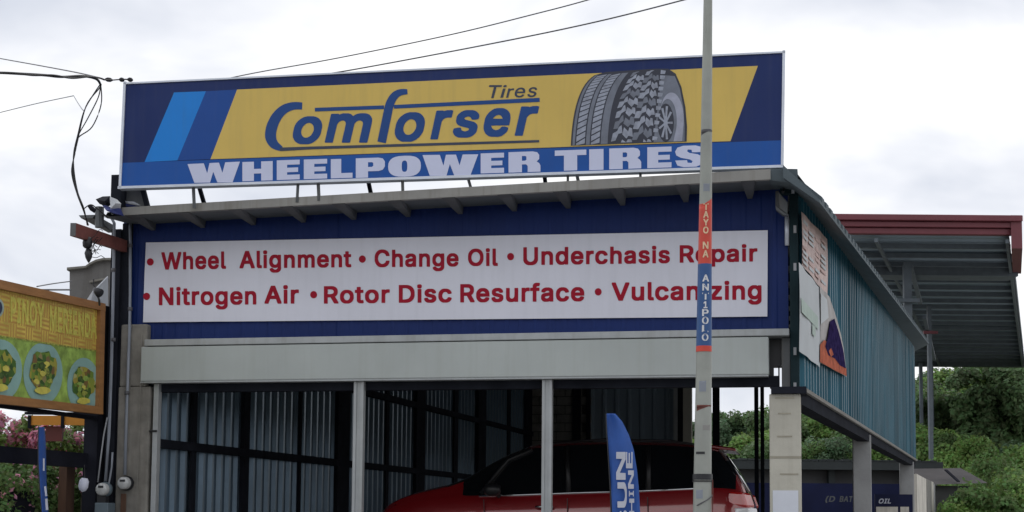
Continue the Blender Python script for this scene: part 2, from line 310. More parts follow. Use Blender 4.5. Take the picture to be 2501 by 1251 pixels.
# ------------------------------------------------------------ lettering
# letter outlines drawn as closed polygons: advance, then flat x, y lists in thousandths (heavy and light weight)
GLYPH = {
 '(': (273, [[160,-120,245,-121,254,-118,258,-111,258,-72,208,45,184,135,178,192,178,240,184,294,214,408,258,519,258,552,254,559,248,562,164,563,158,561,151,555,121,495,94,420,85,381,70,300,66,273,66,144,76,84,85,42,112,-33,142,-96,152,-112]]),
 '1': (453, [[60,-24,403,-25,409,-24,415,-18,416,66,412,76,403,80,307,80,300,84,299,522,295,529,289,532,229,533,178,531,78,459,64,444,62,348,64,342,70,336,106,336,181,391,187,390,188,87,187,82,181,80,67,80,58,76,54,66,54,-12,55,-18]]),
 'A': (480, [[0,-24,97,-25,106,-22,110,-15,156,114,163,119,319,118,323,114,329,102,370,-15,376,-22,385,-25,472,-25,481,-22,486,-12,485,24,386,294,305,516,299,525,292,531,286,533,190,533,181,529,171,513,-6,24,-6,-15],[199,224,197,231,235,346,238,349,241,348,251,321,282,231,281,225]]),
 'B': (456, [[44,-24,258,-25,273,-22,306,-22,354,-10,378,2,394,15,417,38,433,66,442,102,442,165,439,189,424,225,415,237,386,267,413,306,422,339,421,411,415,438,404,462,394,474,363,505,330,523,303,529,282,533,51,533,41,528,38,519,38,-12,39,-18],[153,80,148,87,148,198,151,204,255,205,279,199,303,184,319,165,328,138,325,123,309,101,294,92,258,83,234,83,219,80],[153,308,148,315,148,420,151,426,240,427,276,418,288,410,301,396,307,384,310,369,298,342,283,327,258,314,243,311,213,308]]),
 'C': (510, [[212,-28,316,-29,367,-17,397,-2,431,23,454,46,481,89,494,125,498,146,497,173,493,180,487,183,391,182,382,173,365,131,340,106,301,85,262,79,241,82,226,88,192,107,172,127,160,142,147,167,132,215,128,242,128,266,132,290,144,335,156,359,171,380,190,399,217,417,241,426,259,430,292,426,338,404,362,380,370,367,377,356,385,332,391,326,490,326,497,335,498,362,494,383,485,410,470,440,454,462,421,495,376,522,340,534,295,541,241,541,196,534,166,525,130,507,103,486,79,462,60,437,36,389,24,350,18,308,18,194,24,158,36,119,48,92,69,59,82,43,103,22,136,-2,154,-11,187,-23]]),
 'D': (502, [[44,-24,231,-25,246,-22,276,-22,312,-16,342,-7,366,5,396,26,432,62,451,90,463,114,478,159,484,198,484,312,478,354,463,396,445,432,414,467,393,487,372,502,348,514,309,526,273,532,51,533,41,528,38,519,38,-12,39,-18],[153,80,148,87,150,425,156,428,222,428,249,424,279,415,297,406,313,396,326,384,340,369,358,336,364,321,374,273,374,237,370,213,361,180,343,144,324,122,300,104,282,95,234,83,204,83,189,80]]),
 'E': (419, [[44,-24,387,-25,393,-24,399,-18,400,66,399,72,393,78,156,80,151,81,148,87,148,198,151,204,372,207,378,213,380,219,380,297,376,306,366,311,156,311,151,312,148,318,148,420,151,426,384,428,390,429,396,435,398,519,394,528,387,532,51,533,41,528,38,519,38,-12,39,-18]]),
 'F': (410, [[44,-24,135,-25,141,-24,147,-18,148,189,151,195,357,197,363,198,369,204,370,288,369,294,363,300,156,302,149,306,148,420,151,426,282,428,381,428,390,431,394,441,394,519,393,525,387,531,51,533,45,531,39,525,38,-12,39,-18]]),
 'H': (517, [[44,-24,135,-25,141,-24,147,-18,148,201,150,206,156,209,365,207,368,201,369,-18,375,-24,381,-25,468,-25,478,-21,482,-12,481,522,477,529,468,533,381,533,375,531,369,525,368,321,365,315,156,314,151,315,148,321,147,525,141,531,135,533,51,533,41,528,38,519,38,-12,39,-18]]),
 'I': (300, [[15,-24,280,-25,286,-24,292,-18,294,66,290,75,280,80,214,80,209,81,206,87,206,420,208,425,214,428,280,428,286,429,292,434,294,519,292,525,287,531,22,533,16,531,10,525,8,441,12,432,22,428,88,428,93,426,96,420,96,87,94,82,88,80,22,80,16,78,10,73,8,-12,10,-18]]),
 'L': (393, [[44,-24,372,-25,378,-24,384,-18,386,66,384,72,378,78,156,80,150,82,148,300,147,525,141,531,135,533,51,533,45,531,39,525,38,-12,39,-18]]),
 'M': (628, [[44,-24,132,-25,138,-24,144,-18,147,261,150,260,154,255,263,-18,270,-24,276,-25,354,-25,360,-24,366,-18,470,249,477,262,480,263,483,-18,489,-24,495,-25,586,-24,591,-18,592,-12,592,324,591,526,585,531,579,533,459,531,452,525,446,513,318,177,315,173,311,177,177,523,169,531,162,533,44,531,39,525,38,519,38,-12,39,-18]]),
 'N': (523, [[44,-24,135,-25,141,-24,147,-18,150,312,153,311,160,303,366,-22,375,-25,474,-25,484,-21,488,-12,488,519,486,525,480,531,390,533,384,531,378,525,375,195,368,198,159,527,153,531,147,533,51,533,41,528,38,519,38,-12,39,-18]]),
 'O': (533, [[212,-28,319,-29,358,-20,403,1,427,19,445,37,473,71,500,125,512,173,516,197,515,314,506,365,482,422,451,465,427,489,400,510,352,531,319,538,292,541,241,541,211,537,166,525,130,507,114,494,74,455,60,437,36,389,24,347,18,308,18,197,30,137,47,95,84,41,117,11,160,-14],[256,79,241,82,202,100,187,112,159,143,144,173,132,212,128,242,128,266,132,293,144,335,159,365,172,381,195,404,217,417,256,429,277,429,310,420,328,411,356,389,374,365,386,344,401,299,404,275,404,233,401,209,392,179,374,143,355,118,331,100,292,82,271,79]]),
 'P': (445, [[44,-24,135,-25,141,-24,147,-18,148,153,151,159,246,161,261,164,288,164,330,173,354,185,381,206,394,219,412,243,424,270,430,297,434,327,433,372,427,414,414,447,400,468,382,486,366,502,333,520,300,529,276,532,51,533,45,531,39,526,38,-12,39,-18],[153,266,148,273,148,420,151,426,237,427,273,418,292,405,307,387,320,351,319,339,310,312,300,296,273,277,246,269,228,266]]),
 'R': (449, [[44,-24,135,-25,141,-24,147,-18,148,165,150,170,156,173,219,173,228,169,320,-3,335,-24,438,-25,447,-22,452,-12,451,21,358,192,360,198,382,213,394,225,418,261,430,291,434,318,434,384,430,408,424,432,412,456,393,481,369,502,327,523,303,529,273,533,51,533,42,529,38,519,38,-12,39,-18],[153,278,148,285,148,420,151,426,237,427,276,418,294,406,311,384,320,354,316,330,304,309,295,300,279,290,246,281,225,281,210,278]]),
 'S': (447, [[204,-33,236,-34,296,-28,329,-19,359,-4,384,15,408,42,423,69,432,108,432,165,426,201,410,229,380,259,329,289,239,314,179,335,160,348,145,366,142,375,142,381,148,393,161,409,185,424,215,433,227,434,266,424,293,406,309,381,314,360,320,354,410,353,416,354,422,360,424,411,417,438,405,462,375,495,338,520,296,535,269,539,230,539,182,538,158,535,128,526,85,501,56,472,37,441,28,405,28,348,31,327,37,306,55,279,74,260,104,239,137,224,278,181,300,168,311,157,318,144,318,132,312,120,296,101,281,90,248,77,224,74,182,83,152,101,136,123,128,153,122,159,26,160,19,156,16,147,16,102,25,69,40,42,65,14,92,-7,110,-16,137,-25,170,-31]]),
 'T': (449, [[175,-24,269,-25,278,-22,282,-15,284,425,290,428,428,428,437,431,441,438,442,519,440,525,434,531,278,533,23,533,14,529,10,522,10,441,11,435,16,429,161,428,168,423,168,-12,170,-18]]),
 'U': (517, [[202,-29,312,-30,354,-21,375,-12,403,4,439,37,460,67,475,106,482,136,481,523,477,530,468,534,384,534,374,529,370,520,370,202,367,172,361,148,342,114,333,105,306,89,297,84,267,78,249,78,222,84,188,103,167,127,155,151,148,181,147,526,141,532,135,534,51,534,41,529,38,520,38,130,41,106,59,64,72,45,95,19,120,0,141,-12,174,-24]]),
 'V': (480, [[186,-24,289,-25,295,-24,302,-18,485,483,485,522,478,531,385,533,379,531,372,525,360,498,257,195,244,159,241,156,238,159,176,339,107,525,100,531,94,533,7,533,1,531,-5,525,-6,483,177,-12]]),
 'W': (686, [[138,-24,241,-25,247,-24,253,-19,339,294,343,300,347,294,426,-3,432,-18,439,-24,445,-25,548,-24,553,-18,557,-9,686,459,692,486,692,522,688,529,679,533,592,533,586,531,579,525,504,234,496,203,493,198,489,201,407,519,397,531,295,533,289,531,282,525,203,222,196,202,193,200,190,204,177,249,106,525,100,531,94,533,0,531,-6,522,-6,483,126,-3,132,-18]]),
 'Y': (472, [[186,-24,280,-25,286,-24,292,-18,294,192,473,480,476,489,476,522,469,531,364,531,355,523,342,504,256,362,241,335,235,332,232,335,119,522,110,531,7,533,-2,529,-6,522,-6,492,0,477,179,189,180,-12,181,-18]]),
 'a': (389, [[112,-30,204,-31,228,-25,249,-14,260,-24,267,-25,348,-25,358,-21,362,-12,362,282,358,303,352,327,343,345,318,374,303,384,255,403,231,407,141,406,99,394,81,385,57,367,41,351,26,330,17,306,17,276,24,267,81,251,114,251,126,260,144,283,168,298,189,305,207,304,228,295,241,282,247,267,246,261,240,257,216,251,159,244,108,235,66,220,44,207,26,189,17,174,8,144,8,72,17,39,35,12,63,-13,90,-25],[171,71,138,80,124,93,119,102,119,108,129,121,153,136,204,146,246,151,250,144,247,126,231,99,216,86,189,74]]),
 'c': (396, [[156,-29,241,-30,283,-24,326,-2,361,33,371,46,383,70,386,85,386,115,376,127,325,140,286,139,279,133,269,109,253,91,223,75,202,73,181,78,163,90,144,112,132,133,122,172,122,202,126,223,141,259,157,281,172,293,196,302,223,302,253,285,266,271,276,250,283,243,289,240,301,240,328,240,380,253,386,262,386,292,368,331,360,343,322,380,280,401,232,408,166,408,136,401,112,392,84,373,55,344,42,328,21,283,12,232,12,142,21,91,42,49,60,25,76,9,112,-15,142,-27]]),
 'd': (424, [[146,-29,241,-30,265,-22,286,-9,289,-10,295,-21,304,-24,385,-24,391,-21,395,-14,395,523,391,530,385,533,298,533,289,526,288,505,286,390,280,390,268,398,253,404,232,408,154,407,112,395,90,382,55,350,32,313,18,277,12,241,12,136,15,112,30,67,55,27,79,3,114,-20],[202,72,175,81,163,90,147,106,138,121,126,151,122,190,126,226,135,250,148,272,172,293,184,299,206,304,226,299,238,293,260,274,281,232,288,184,278,139,269,118,259,102,248,91,232,81,220,75]]),
 'e': (404, [[158,-29,262,-30,301,-21,319,-12,346,9,365,28,380,49,389,76,389,106,382,115,331,128,292,128,282,121,262,94,253,87,229,75,205,72,169,85,153,97,133,126,129,136,131,142,388,145,394,151,396,157,395,235,392,262,380,304,365,334,355,347,337,365,310,386,268,404,247,408,166,408,145,404,118,395,97,383,84,373,54,343,30,307,18,274,12,241,12,139,21,91,42,49,60,25,76,9,112,-15],[136,246,133,250,135,256,150,277,169,293,181,299,208,305,235,296,250,285,269,262,274,250,271,246]]),
 'f': (254, [[65,-24,153,-25,159,-24,165,-18,167,297,174,302,243,302,250,306,254,315,254,390,250,399,240,404,171,404,167,408,167,417,173,435,186,445,195,447,240,446,250,453,265,498,266,531,262,540,252,548,225,553,156,554,135,550,108,538,99,532,77,510,62,486,58,471,57,406,51,404,-6,403,-15,396,-16,315,-13,306,-3,302,51,302,58,297,58,-12,60,-18]]),
 'g': (425, [[150,-172,253,-173,277,-170,307,-161,344,-139,371,-112,386,-88,396,-49,395,392,391,399,385,402,304,403,295,399,289,388,286,387,262,402,235,408,160,408,115,396,87,380,54,347,42,332,33,314,18,278,12,245,12,140,15,116,27,80,52,40,76,16,97,1,115,-8,148,-17,169,-17,184,-20,223,-20,259,-14,280,0,286,-1,287,-4,280,-29,266,-49,241,-65,217,-71,196,-71,172,-64,142,-43,122,-22,115,-18,82,-18,37,-42,30,-49,26,-58,27,-88,44,-115,64,-134,88,-152,124,-167],[196,85,172,94,160,103,144,119,129,149,123,170,122,209,126,227,138,257,156,281,178,297,199,303,214,303,232,296,247,288,266,266,281,233,287,203,288,185,278,143,262,115,245,98,232,91,211,85]]),
 'h': (410, [[37,-24,125,-25,131,-24,137,-18,139,234,148,261,164,284,188,298,209,303,230,298,251,283,260,270,270,240,274,210,275,-18,281,-24,287,-25,375,-24,380,-18,382,-12,382,222,381,276,372,324,353,358,329,382,299,400,269,407,185,406,167,403,143,393,140,393,138,519,135,528,125,533,37,531,32,525,30,519,30,-12,32,-18]]),
 'i': (167, [[37,-24,125,-25,134,-22,138,-15,138,390,137,396,132,402,44,404,35,400,31,393,30,-12,32,-18],[58,420,104,419,119,422,140,440,150,456,150,510,138,528,126,540,113,547,56,547,38,538,25,525,19,516,20,450,28,438,40,426]]),
 'l': (189, [[90,-23,185,-24,200,-18,204,-8,204,25,194,71,185,77,149,78,143,83,139,94,137,526,131,532,125,534,44,534,35,530,30,520,31,43,37,22,50,3,67,-14]]),
 'm': (610, [[37,-24,125,-25,131,-24,137,-18,139,240,145,261,158,283,179,298,197,304,215,301,233,289,243,273,249,255,250,-12,254,-22,263,-25,347,-25,353,-24,359,-18,361,246,364,261,377,283,395,297,413,304,434,301,456,288,465,273,471,249,472,33,472,-15,479,-24,569,-25,578,-22,582,-15,582,264,580,279,579,303,573,330,567,342,539,379,524,391,500,403,470,410,404,410,371,403,347,391,320,370,290,397,257,409,182,409,140,392,125,403,41,403,34,399,30,390,30,-12,32,-18]]),
 'n': (410, [[37,-24,125,-25,131,-24,137,-18,139,231,145,255,158,277,170,289,188,298,212,303,236,295,254,280,267,255,274,210,274,-12,277,-21,287,-25,368,-25,378,-21,382,-12,382,93,382,273,378,297,372,324,360,348,351,360,330,381,299,400,269,407,185,406,167,403,140,391,125,403,38,402,32,396,30,390,30,-12,32,-18]]),
 'o': (415, [[156,-29,256,-30,274,-27,316,-9,332,4,365,37,386,73,401,115,404,142,404,232,398,271,384,307,370,332,355,350,332,373,319,383,289,398,259,405,247,408,166,408,136,401,112,392,81,370,55,344,43,329,24,292,15,259,12,232,12,142,21,91,32,67,58,27,78,7,112,-15,142,-27],[202,72,181,78,166,87,144,112,129,142,123,169,122,187,126,220,132,241,141,259,156,280,172,293,184,299,205,305,212,304,238,295,247,290,259,280,275,259,287,229,293,205,294,175,284,136,272,112,260,97,244,84,226,75]]),
 'p': (424, [[37,-167,125,-168,131,-167,137,-162,140,-13,146,-13,155,-20,185,-30,278,-30,308,-21,338,-3,365,21,384,46,402,85,411,127,414,148,414,229,408,271,396,307,375,343,362,357,341,377,329,386,305,398,269,407,188,407,161,401,140,388,137,388,131,398,122,402,44,402,38,400,32,395,30,-155,32,-161],[218,72,197,78,182,87,166,103,157,115,148,133,139,169,138,202,148,244,163,271,179,287,191,295,222,304,248,295,264,286,276,274,288,253,297,229,304,187,300,163,294,139,285,118,272,100,248,81,236,75]]),
 'r': (259, [[37,-24,125,-25,131,-24,137,-18,138,231,142,249,157,276,179,292,209,299,257,299,266,305,267,396,261,405,251,407,239,410,182,409,137,395,128,402,122,404,44,404,38,402,32,396,30,-12,32,-18]]),
 's': (365, [[128,-29,234,-30,279,-18,310,1,328,19,345,43,355,73,355,142,340,178,316,202,295,217,279,224,162,255,147,264,137,274,140,283,153,296,174,305,186,306,207,302,220,295,232,283,245,259,252,255,294,255,336,265,345,273,346,313,337,337,322,358,303,377,282,392,261,401,228,408,144,408,111,401,71,379,39,347,26,322,22,301,23,241,35,208,50,187,69,171,105,153,219,123,232,115,239,106,234,93,219,81,192,72,174,72,153,78,137,88,129,97,118,124,108,131,75,131,24,119,17,115,14,106,14,64,21,46,39,18,56,1,81,-15,111,-27]]),
 't': (227, [[148,-28,180,-29,213,-26,229,-22,235,-13,236,26,229,62,222,75,213,79,168,76,158,83,152,95,152,299,159,304,216,304,226,308,230,317,230,389,226,398,219,402,159,403,153,405,152,482,148,491,138,496,54,496,44,491,40,482,39,405,33,403,-6,402,-15,395,-16,317,-15,311,-9,305,33,304,40,299,40,71,50,29,59,14,84,-11,108,-23,123,-26]]),
 'u': (410, [[162,-29,194,-30,227,-27,242,-24,269,-12,280,-23,287,-24,368,-24,374,-23,380,-18,382,388,377,398,368,402,287,402,281,400,275,394,273,175,270,145,264,124,258,112,245,96,227,84,212,78,200,77,188,78,178,82,161,94,151,106,142,124,138,145,137,395,131,400,125,402,44,402,38,400,32,395,30,91,37,58,53,27,68,9,86,-6,122,-24,137,-27]]),
 'z': (380, [[26,-24,351,-25,361,-21,364,-12,364,66,363,72,357,78,189,80,183,81,183,84,357,315,357,396,351,402,345,404,39,404,29,399,26,390,26,312,27,306,32,300,189,298,195,297,195,294,21,66,20,-12,21,-18]]),
}
GLYPH_LIGHT = {
 'T': (449, [[195,-7,253,-8,262,-4,266,5,267,437,274,442,412,442,421,446,425,455,425,503,421,512,415,516,256,517,40,517,28,512,24,503,24,455,28,446,34,442,178,442,185,437,186,8,188,-1]]),
 'i': (167, [[54,-7,109,-8,118,-4,122,5,122,371,120,380,113,386,58,387,49,383,45,374,44,8,47,-1],[66,437,94,436,106,439,122,452,134,473,134,494,125,512,115,522,100,529,91,532,73,531,58,525,43,513,33,494,33,473,42,455,54,443]]),
 'r': (259, [[54,-7,109,-8,118,-4,122,2,123,251,132,278,141,290,154,303,187,315,241,314,249,320,252,329,251,383,247,389,241,393,217,394,196,393,166,384,148,375,127,359,124,359,121,378,112,387,58,387,49,383,45,377,44,8,47,-1]]),
 'e': (404, [[182,-15,237,-16,279,-7,315,11,331,24,352,45,370,78,372,87,371,93,366,98,354,103,309,112,297,106,279,80,252,62,216,56,195,56,177,59,147,74,125,96,113,120,107,150,108,158,114,161,369,161,375,165,379,174,380,222,376,249,364,288,343,327,310,360,270,382,234,392,177,392,159,388,141,382,111,367,95,354,71,330,59,315,41,279,29,237,26,213,26,162,35,114,47,84,62,57,90,26,114,8,138,-4],[111,230,107,237,110,252,117,267,128,285,143,300,168,316,186,320,228,319,255,310,270,296,290,267,298,237,294,230]]),
 's': (365, [[154,-15,209,-16,242,-10,266,-1,296,17,309,30,328,57,339,90,340,120,336,138,317,172,294,192,272,205,236,217,155,236,137,245,122,258,118,273,118,285,121,294,140,313,167,322,206,322,227,316,245,301,263,273,269,269,314,278,329,285,331,291,330,297,321,321,296,355,272,373,245,385,218,391,203,392,158,392,140,388,95,370,82,360,56,334,43,309,40,294,40,255,43,237,55,216,70,198,98,179,125,167,236,138,249,129,258,114,258,93,246,75,227,62,200,56,158,56,131,65,112,84,102,108,92,115,47,106,32,99,28,93,28,87,37,60,53,35,70,18,113,-7,137,-13]]),
}
_tc = {}
GK = .682 / .509 / 1000
def text_shape(s, weight='bold', shear=0.0, space=1.0):
    k = (s, weight, shear, space)
    if k in _tc: return _tc[k]
    G = GLYPH_LIGHT if weight == 'light' else GLYPH
    c = bpy.data.curves.new('t', 'CURVE'); c.dimensions = '2D'; c.fill_mode = 'BOTH'; X = 0.0
    for ch in s:
        adv, sp = G[ch]
        for fl in sp:
            pts = [((fl[i] + X) * GK + shear * fl[i + 1] * GK, fl[i + 1] * GK) for i in range(0, len(fl), 2)]
            q = c.splines.new('POLY'); q.points.add(len(pts) - 1); q.use_cyclic_u = True
            for i, (x, y) in enumerate(pts): q.points[i].co = (x, y, 0, 1)
        X += adv * space + (12 if G is GLYPH_LIGHT else 36)
    o = bpy.data.objects.new('t', c); col.objects.link(o)
    dg = bpy.context.evaluated_depsgraph_get(); me = bpy.data.meshes.new_from_object(o.evaluated_get(dg))
    vs = [(v.co.x, v.co.y) for v in me.vertices]; fs = [list(p.vertices) for p in me.polygons]
    bpy.data.objects.remove(o); bpy.data.curves.remove(c); bpy.data.meshes.remove(me)
    _tc[k] = (vs, fs); return _tc[k]
CAP = 0.682
def lettering(mb, fr, d, s, x0, x1, top, bot, top2=None, bot2=None, offset='bold', shear=0, space=1.0, lo=0.0, hi=CAP):
    """fit word s: px extents x0..x1; top / bot rows of cap line and baseline at the left, top2 / bot2 at the right"""
    top2 = top if top2 is None else top2; bot2 = bot if bot2 is None else bot2
    ex = .012 if offset == 'light' else .035; lo = lo - ex; hi = hi + ex
    vs, fs = text_shape(s, offset, shear, space); a = min(v[0] for v in vs); b = max(v[0] for v in vs); out = []
    for x, y in vs:
        u = (x - a) / (b - a); v = (y - lo) / (hi - lo)
        px = x0 + (x1 - x0) * u; yb = bot + (bot2 - bot) * u; yt = top + (top2 - top) * u
        dd = d(px, yb + (yt - yb) * v) if callable(d) else d; q = fr.at(px, yb + (yt - yb) * v, dd); out.append(fr.pt(q[0], q[1], dd))
    mb.add(out, fs)
def strip(mb, fr, d, pts, w):     # a printed line of varying width through pixel points; w in pixels
    n = len(pts); Ls = []; Rs = []
    for i, (x, y) in enumerate(pts):
        x0, y0 = pts[max(i - 1, 0)]; x1, y1 = pts[min(i + 1, n - 1)]; dx, dy = x1 - x0, y1 - y0; l = math.hypot(dx, dy) or 1
        ww = (w[i] if isinstance(w, (list, tuple)) else w) / 2; Ls.append((x - dy / l * ww, y + dx / l * ww)); Rs.append((x + dy / l * ww, y - dx / l * ww))
    A = [fr.pt(*fr.at(x, y, d), d) for x, y in Ls]; B = [fr.pt(*fr.at(x, y, d), d) for x, y in Rs]
    mb.add(A + B, [(i, i + 1, n + i + 1, n + i) for i in range(n - 1)])
def smooth_px(pts, w, sub=5):
    out, ww = [], []
    for i in range(len(pts) - 1):
        p0, p1, p2, p3 = pts[max(i - 1, 0)], pts[i], pts[i + 1], pts[min(i + 2, len(pts) - 1)]
        for k in range(sub):
            t = k / sub; f = lambda a, b, c, d: .5 * (2 * b + (c - a) * t + (2 * a - 5 * b + 4 * c - d) * t * t + (3 * b - a - 3 * c + d) * t ** 3)
            out.append((f(p0[0], p1[0], p2[0], p3[0]), f(p0[1], p1[1], p2[1], p3[1]))); ww.append(w[i] + (w[i + 1] - w[i]) * t)
    return out + [pts[-1]], ww + [w[-1]]
def pxflat(mb, fr, d, pts): mb.flat(fr, fr.poly(pts, d), d)
def blob(cx, cy, rx, ry, n=20, jit=0, rot=0):
    o = []
    for i in range(n):
        a = 2 * math.pi * i / n; k = 1 + random.uniform(-jit, jit); x = rx * k * math.cos(a); y = ry * k * math.sin(a)
        o.append((cx + x * math.cos(rot) - y * math.sin(rot), cy + x * math.sin(rot) + y * math.cos(rot)))
    return o

# ------------------------------------------------------------ main planes of the place
FZ = 0.62                                                   # shop floor level
A = P(342, 932, 16.8); B = Pz(1878, 915, A.z)
F = Frame(A, (B - A))                                       # facade plane
A = P(292, 460, 16.05); B = Pz(1912, 408, A.z)
S = Frame(A, (B - A))                                       # roof sign plane
def vdir(px, py): r = ray(px, py); return (r.x, r.y)
s0 = F.at(366, 1000)[0]; LW = Frame(F.pt(s0, 0), vdir(2145, 1265))       # left wall, seen from inside
s1 = F.at(1950, 900)[0]; RW = Frame(F.pt(s1, 0), vdir(2454, 1265))       # right wall, seen from outside
LEND = LW.at(1296, 1000)[0]; REND = RW.at(2232, 1000)[0]
print('LEND', LEND, 'REND', REND, 'F yaw', F.u)

# ------------------------------------------------------------ ground
def ground_z(x, y):
    t = min(1, max(0, (y - 11.2) / 3.6)); z = FZ * t * t * (3 - 2 * t)
    h = min(1, max(0, (y - 62) / 70)); h = h * h * (3 - 2 * h)
    k = min(1, max(0, (x / max(y, 1) - .10) / .2)); k = k * k * (3 - 2 * k)
    return z + h * (1.6 + 3.0 * k) + (.25 * math.sin(x * .21 + y * .13) + .2 * math.sin(y * .31 - x * .07)) * h
def grid_mesh(name, xs, ys, zf, m, **kw):
    mb = MB(); vs = [(x, y, zf(x, y)) for y in ys for x in xs]; nx = len(xs)
    mb.add(vs, [(j * nx + i, j * nx + i + 1, (j + 1) * nx + i + 1, (j + 1) * nx + i) for j in range(len(ys) - 1) for i in range(nx - 1)])
    return mb.build(name, m, None, True, **kw)
xs = [-900, -400, -200, -120] + [x * 4.0 for x in range(-20, 31)] + [160, 250, 500, 900]
ys = [-600, -200, -80, -30, -10, 0, 6, 9, 11.2] + [11.2 + .4 * i for i in range(1, 10)] + [17, 22, 30, 40, 50] + [54 + 4 * i for i in range(20)] + [150, 200, 400, 900]
grid_mesh('ground', xs, ys, lambda x, y: ground_z(x, y) - .02, M['soil'], kind='structure')
mb = MB(); mb.add([(-120, 1.2, .0), (120, 1.2, .0), (120, 8.4, .0), (-120, 8.4, .0)], [(0, 1, 2, 3)]); mb.build('road', M['asphalt'], kind='structure')
mb = MB()
for i in range(-12, 13): mb.add([(i * 6, 4.75, .004), (i * 6 + 3, 4.75, .004), (i * 6 + 3, 4.87, .004), (i * 6, 4.87, .004)], [(0, 1, 2, 3)])
mb.build('lane_marking', M['line_paint'], kind='structure')
g = Frame((-120, 8.4), (1, 0)); mb = MB(); mb.box(g, 0, 240, -.05, .13, -.18, 0); mb.build('kerb', M['concrete_slab'], kind='structure', bevel=.015)
grid_mesh('pavement', [-120, -60, -20, -10, 0, 10, 20, 60, 120], [8.58, 9.2, 10.2, 11.2] + [11.2 + .4 * i for i in range(1, 10)] + [16, 20, 30, 42],
          lambda x, y: ground_z(x, y) + (.12 if y < 11 else .02), M['concrete_slab'], kind='structure')

# ------------------------------------------------------------ the shop building
shop = empty('shop_building', F.pt(3.3, FZ), 'open fronted tyre shop with dark blue front and teal corrugated side wall', 'building')

def corrug(mb, fr, a, b, zlo, zhi, pitch=.2, dep=.028, d=0, phase=0.0):
    """trapezoid ribs along s; zlo / zhi are functions of s"""
    k = math.floor((a - phase) / pitch); st = [a]
    prof = ((0, 0), (.55, 0), (.66, 1), (.86, 1), (.97, 0)); pts = []
    while True:
        x0 = phase + k * pitch
        if x0 > b: break
        for u, h in prof:
            x = x0 + u * pitch
            if a <= x <= b: pts.append((x, h * dep))
        k += 1
    if not pts or pts[0][0] > a + 1e-4: pts.insert(0, (a, 0))
    if pts[-1][0] < b - 1e-4: pts.append((b, 0))
    n = len(pts); vs = [fr.pt(x, zlo(x), d + h) for x, h in pts] + [fr.pt(x, zhi(x), d + h) for x, h in pts]
    mb.add(vs, [(i, i + 1, n + i + 1, n + i) for i in range(n - 1)])
def lin(p, q): return lambda x: p[1] + (q[1] - p[1]) * (x - p[0]) / (q[0] - p[0])

# blue front, sheet by sheet
pa = F.at(320, 830); pb = F.at(1926, 808)
zlow = lambda x: F.at(1000, 819)[1]
ztop = lin(F.at(320, 515), F.at(1926, 432))
n = 9
for i in range(n):
    a = pa[0] + (pb[0] - pa[0]) * i / n; b = pa[0] + (pb[0] - pa[0]) * (i + 1) / n
    mb = MB(); corrug(mb, F, a, b, zlow, ztop, .16, .006, .002 * (i % 2)); mb.build('wall_sheet', M['blue_sheet'], shop)
mb = MB(); mb.prism(F, [(pa[0], zlow(0)), (pb[0], zlow(0)), (pb[0], ztop(pb[0]) - .02), (pa[0], ztop(pa[0]) - .02)], -.07, -.03); mb.build('wall_backing', M['dark_steel'], shop)
# drip ledge and shutter box
q0 = F.at(357, 836, .12); q1 = F.at(1928, 812, .12)
mb = MB(); zl = F.at(1100, 822, .12)[1]; mb.box(F, q0[0], q1[0], zl - .055, zl + .018, -.1, .17); mb.build('drip_ledge', M['guide'], shop, bevel=.006)
b0 = F.at(342, 932, .16); b1 = F.at(1878, 915, .16); bt = F.at(1100, 828, .16)[1]; bb = (b0[1] + b1[1]) / 2
mb = MB(); mb.box(F, b0[0], b1[0], bb, bt - .03, -.22, .16); mb.build('shutter_box', M['white_box'], shop, bevel=.012)
mb = MB(); mb.box(F, b0[0] + .02, b1[0] + .1, bb - .11, bb, -.1, .02); mb.build('lintel', M['dark_steel'], shop)
mb = MB(); mb.box(F, b0[0] + .005, b1[0] - .005, bb - .018, bb - .001, -.2, .165); mb.build('box_lip', M['guide'], shop)
# shutter guides and posts
def vpost(fr, x0, x1, ytop, d0, d1, m, name='post', parent=shop, zt=None, z0=FZ, bevel=.004, off=None, ybot=1240, **kw):
    dd = d1 if off is None else off
    a = fr.at(x0, ybot, dd)[0]; b = fr.at(x1, ybot, dd)[0]; t = zt if zt is not None else fr.at((x0 + x1) / 2, ytop, dd)[1]
    mb = MB(); mb.box(fr, a, b, z0, t, d0, d1); return mb.build(name, m, parent, bevel=bevel, **kw)
for x0, x1 in ((859, 883), (1322, 1346)):
    a = F.at(x0, 1240, .1)[0]; b = F.at(x1, 1240, .1)[0]; t = (b - a) * .28
    mb = MB(); mb.box(F, a, a + t, FZ, bb - .02, .02, .1); mb.box(F, b - t, b, FZ, bb - .02, .02, .1); mb.box(F, a + t, b - t, FZ, bb - .02, .02, .085)
    mb.build('shutter_post', M['guide'], shop)
vpost(F, 367, 379, 930, .0, .09, M['guide'], 'shutter_guide', zt=bb - .02)
mb = MB(); mb.tube([F.pt(F.at(373, 1053, .1)[0] - .04, F.at(373, 1053, .1)[1], .1), F.pt(F.at(373, 1053, .1)[0] + .05, F.at(373, 1053, .1)[1], .1)], .012); mb.build('guide_bolt', M['cable'], shop)

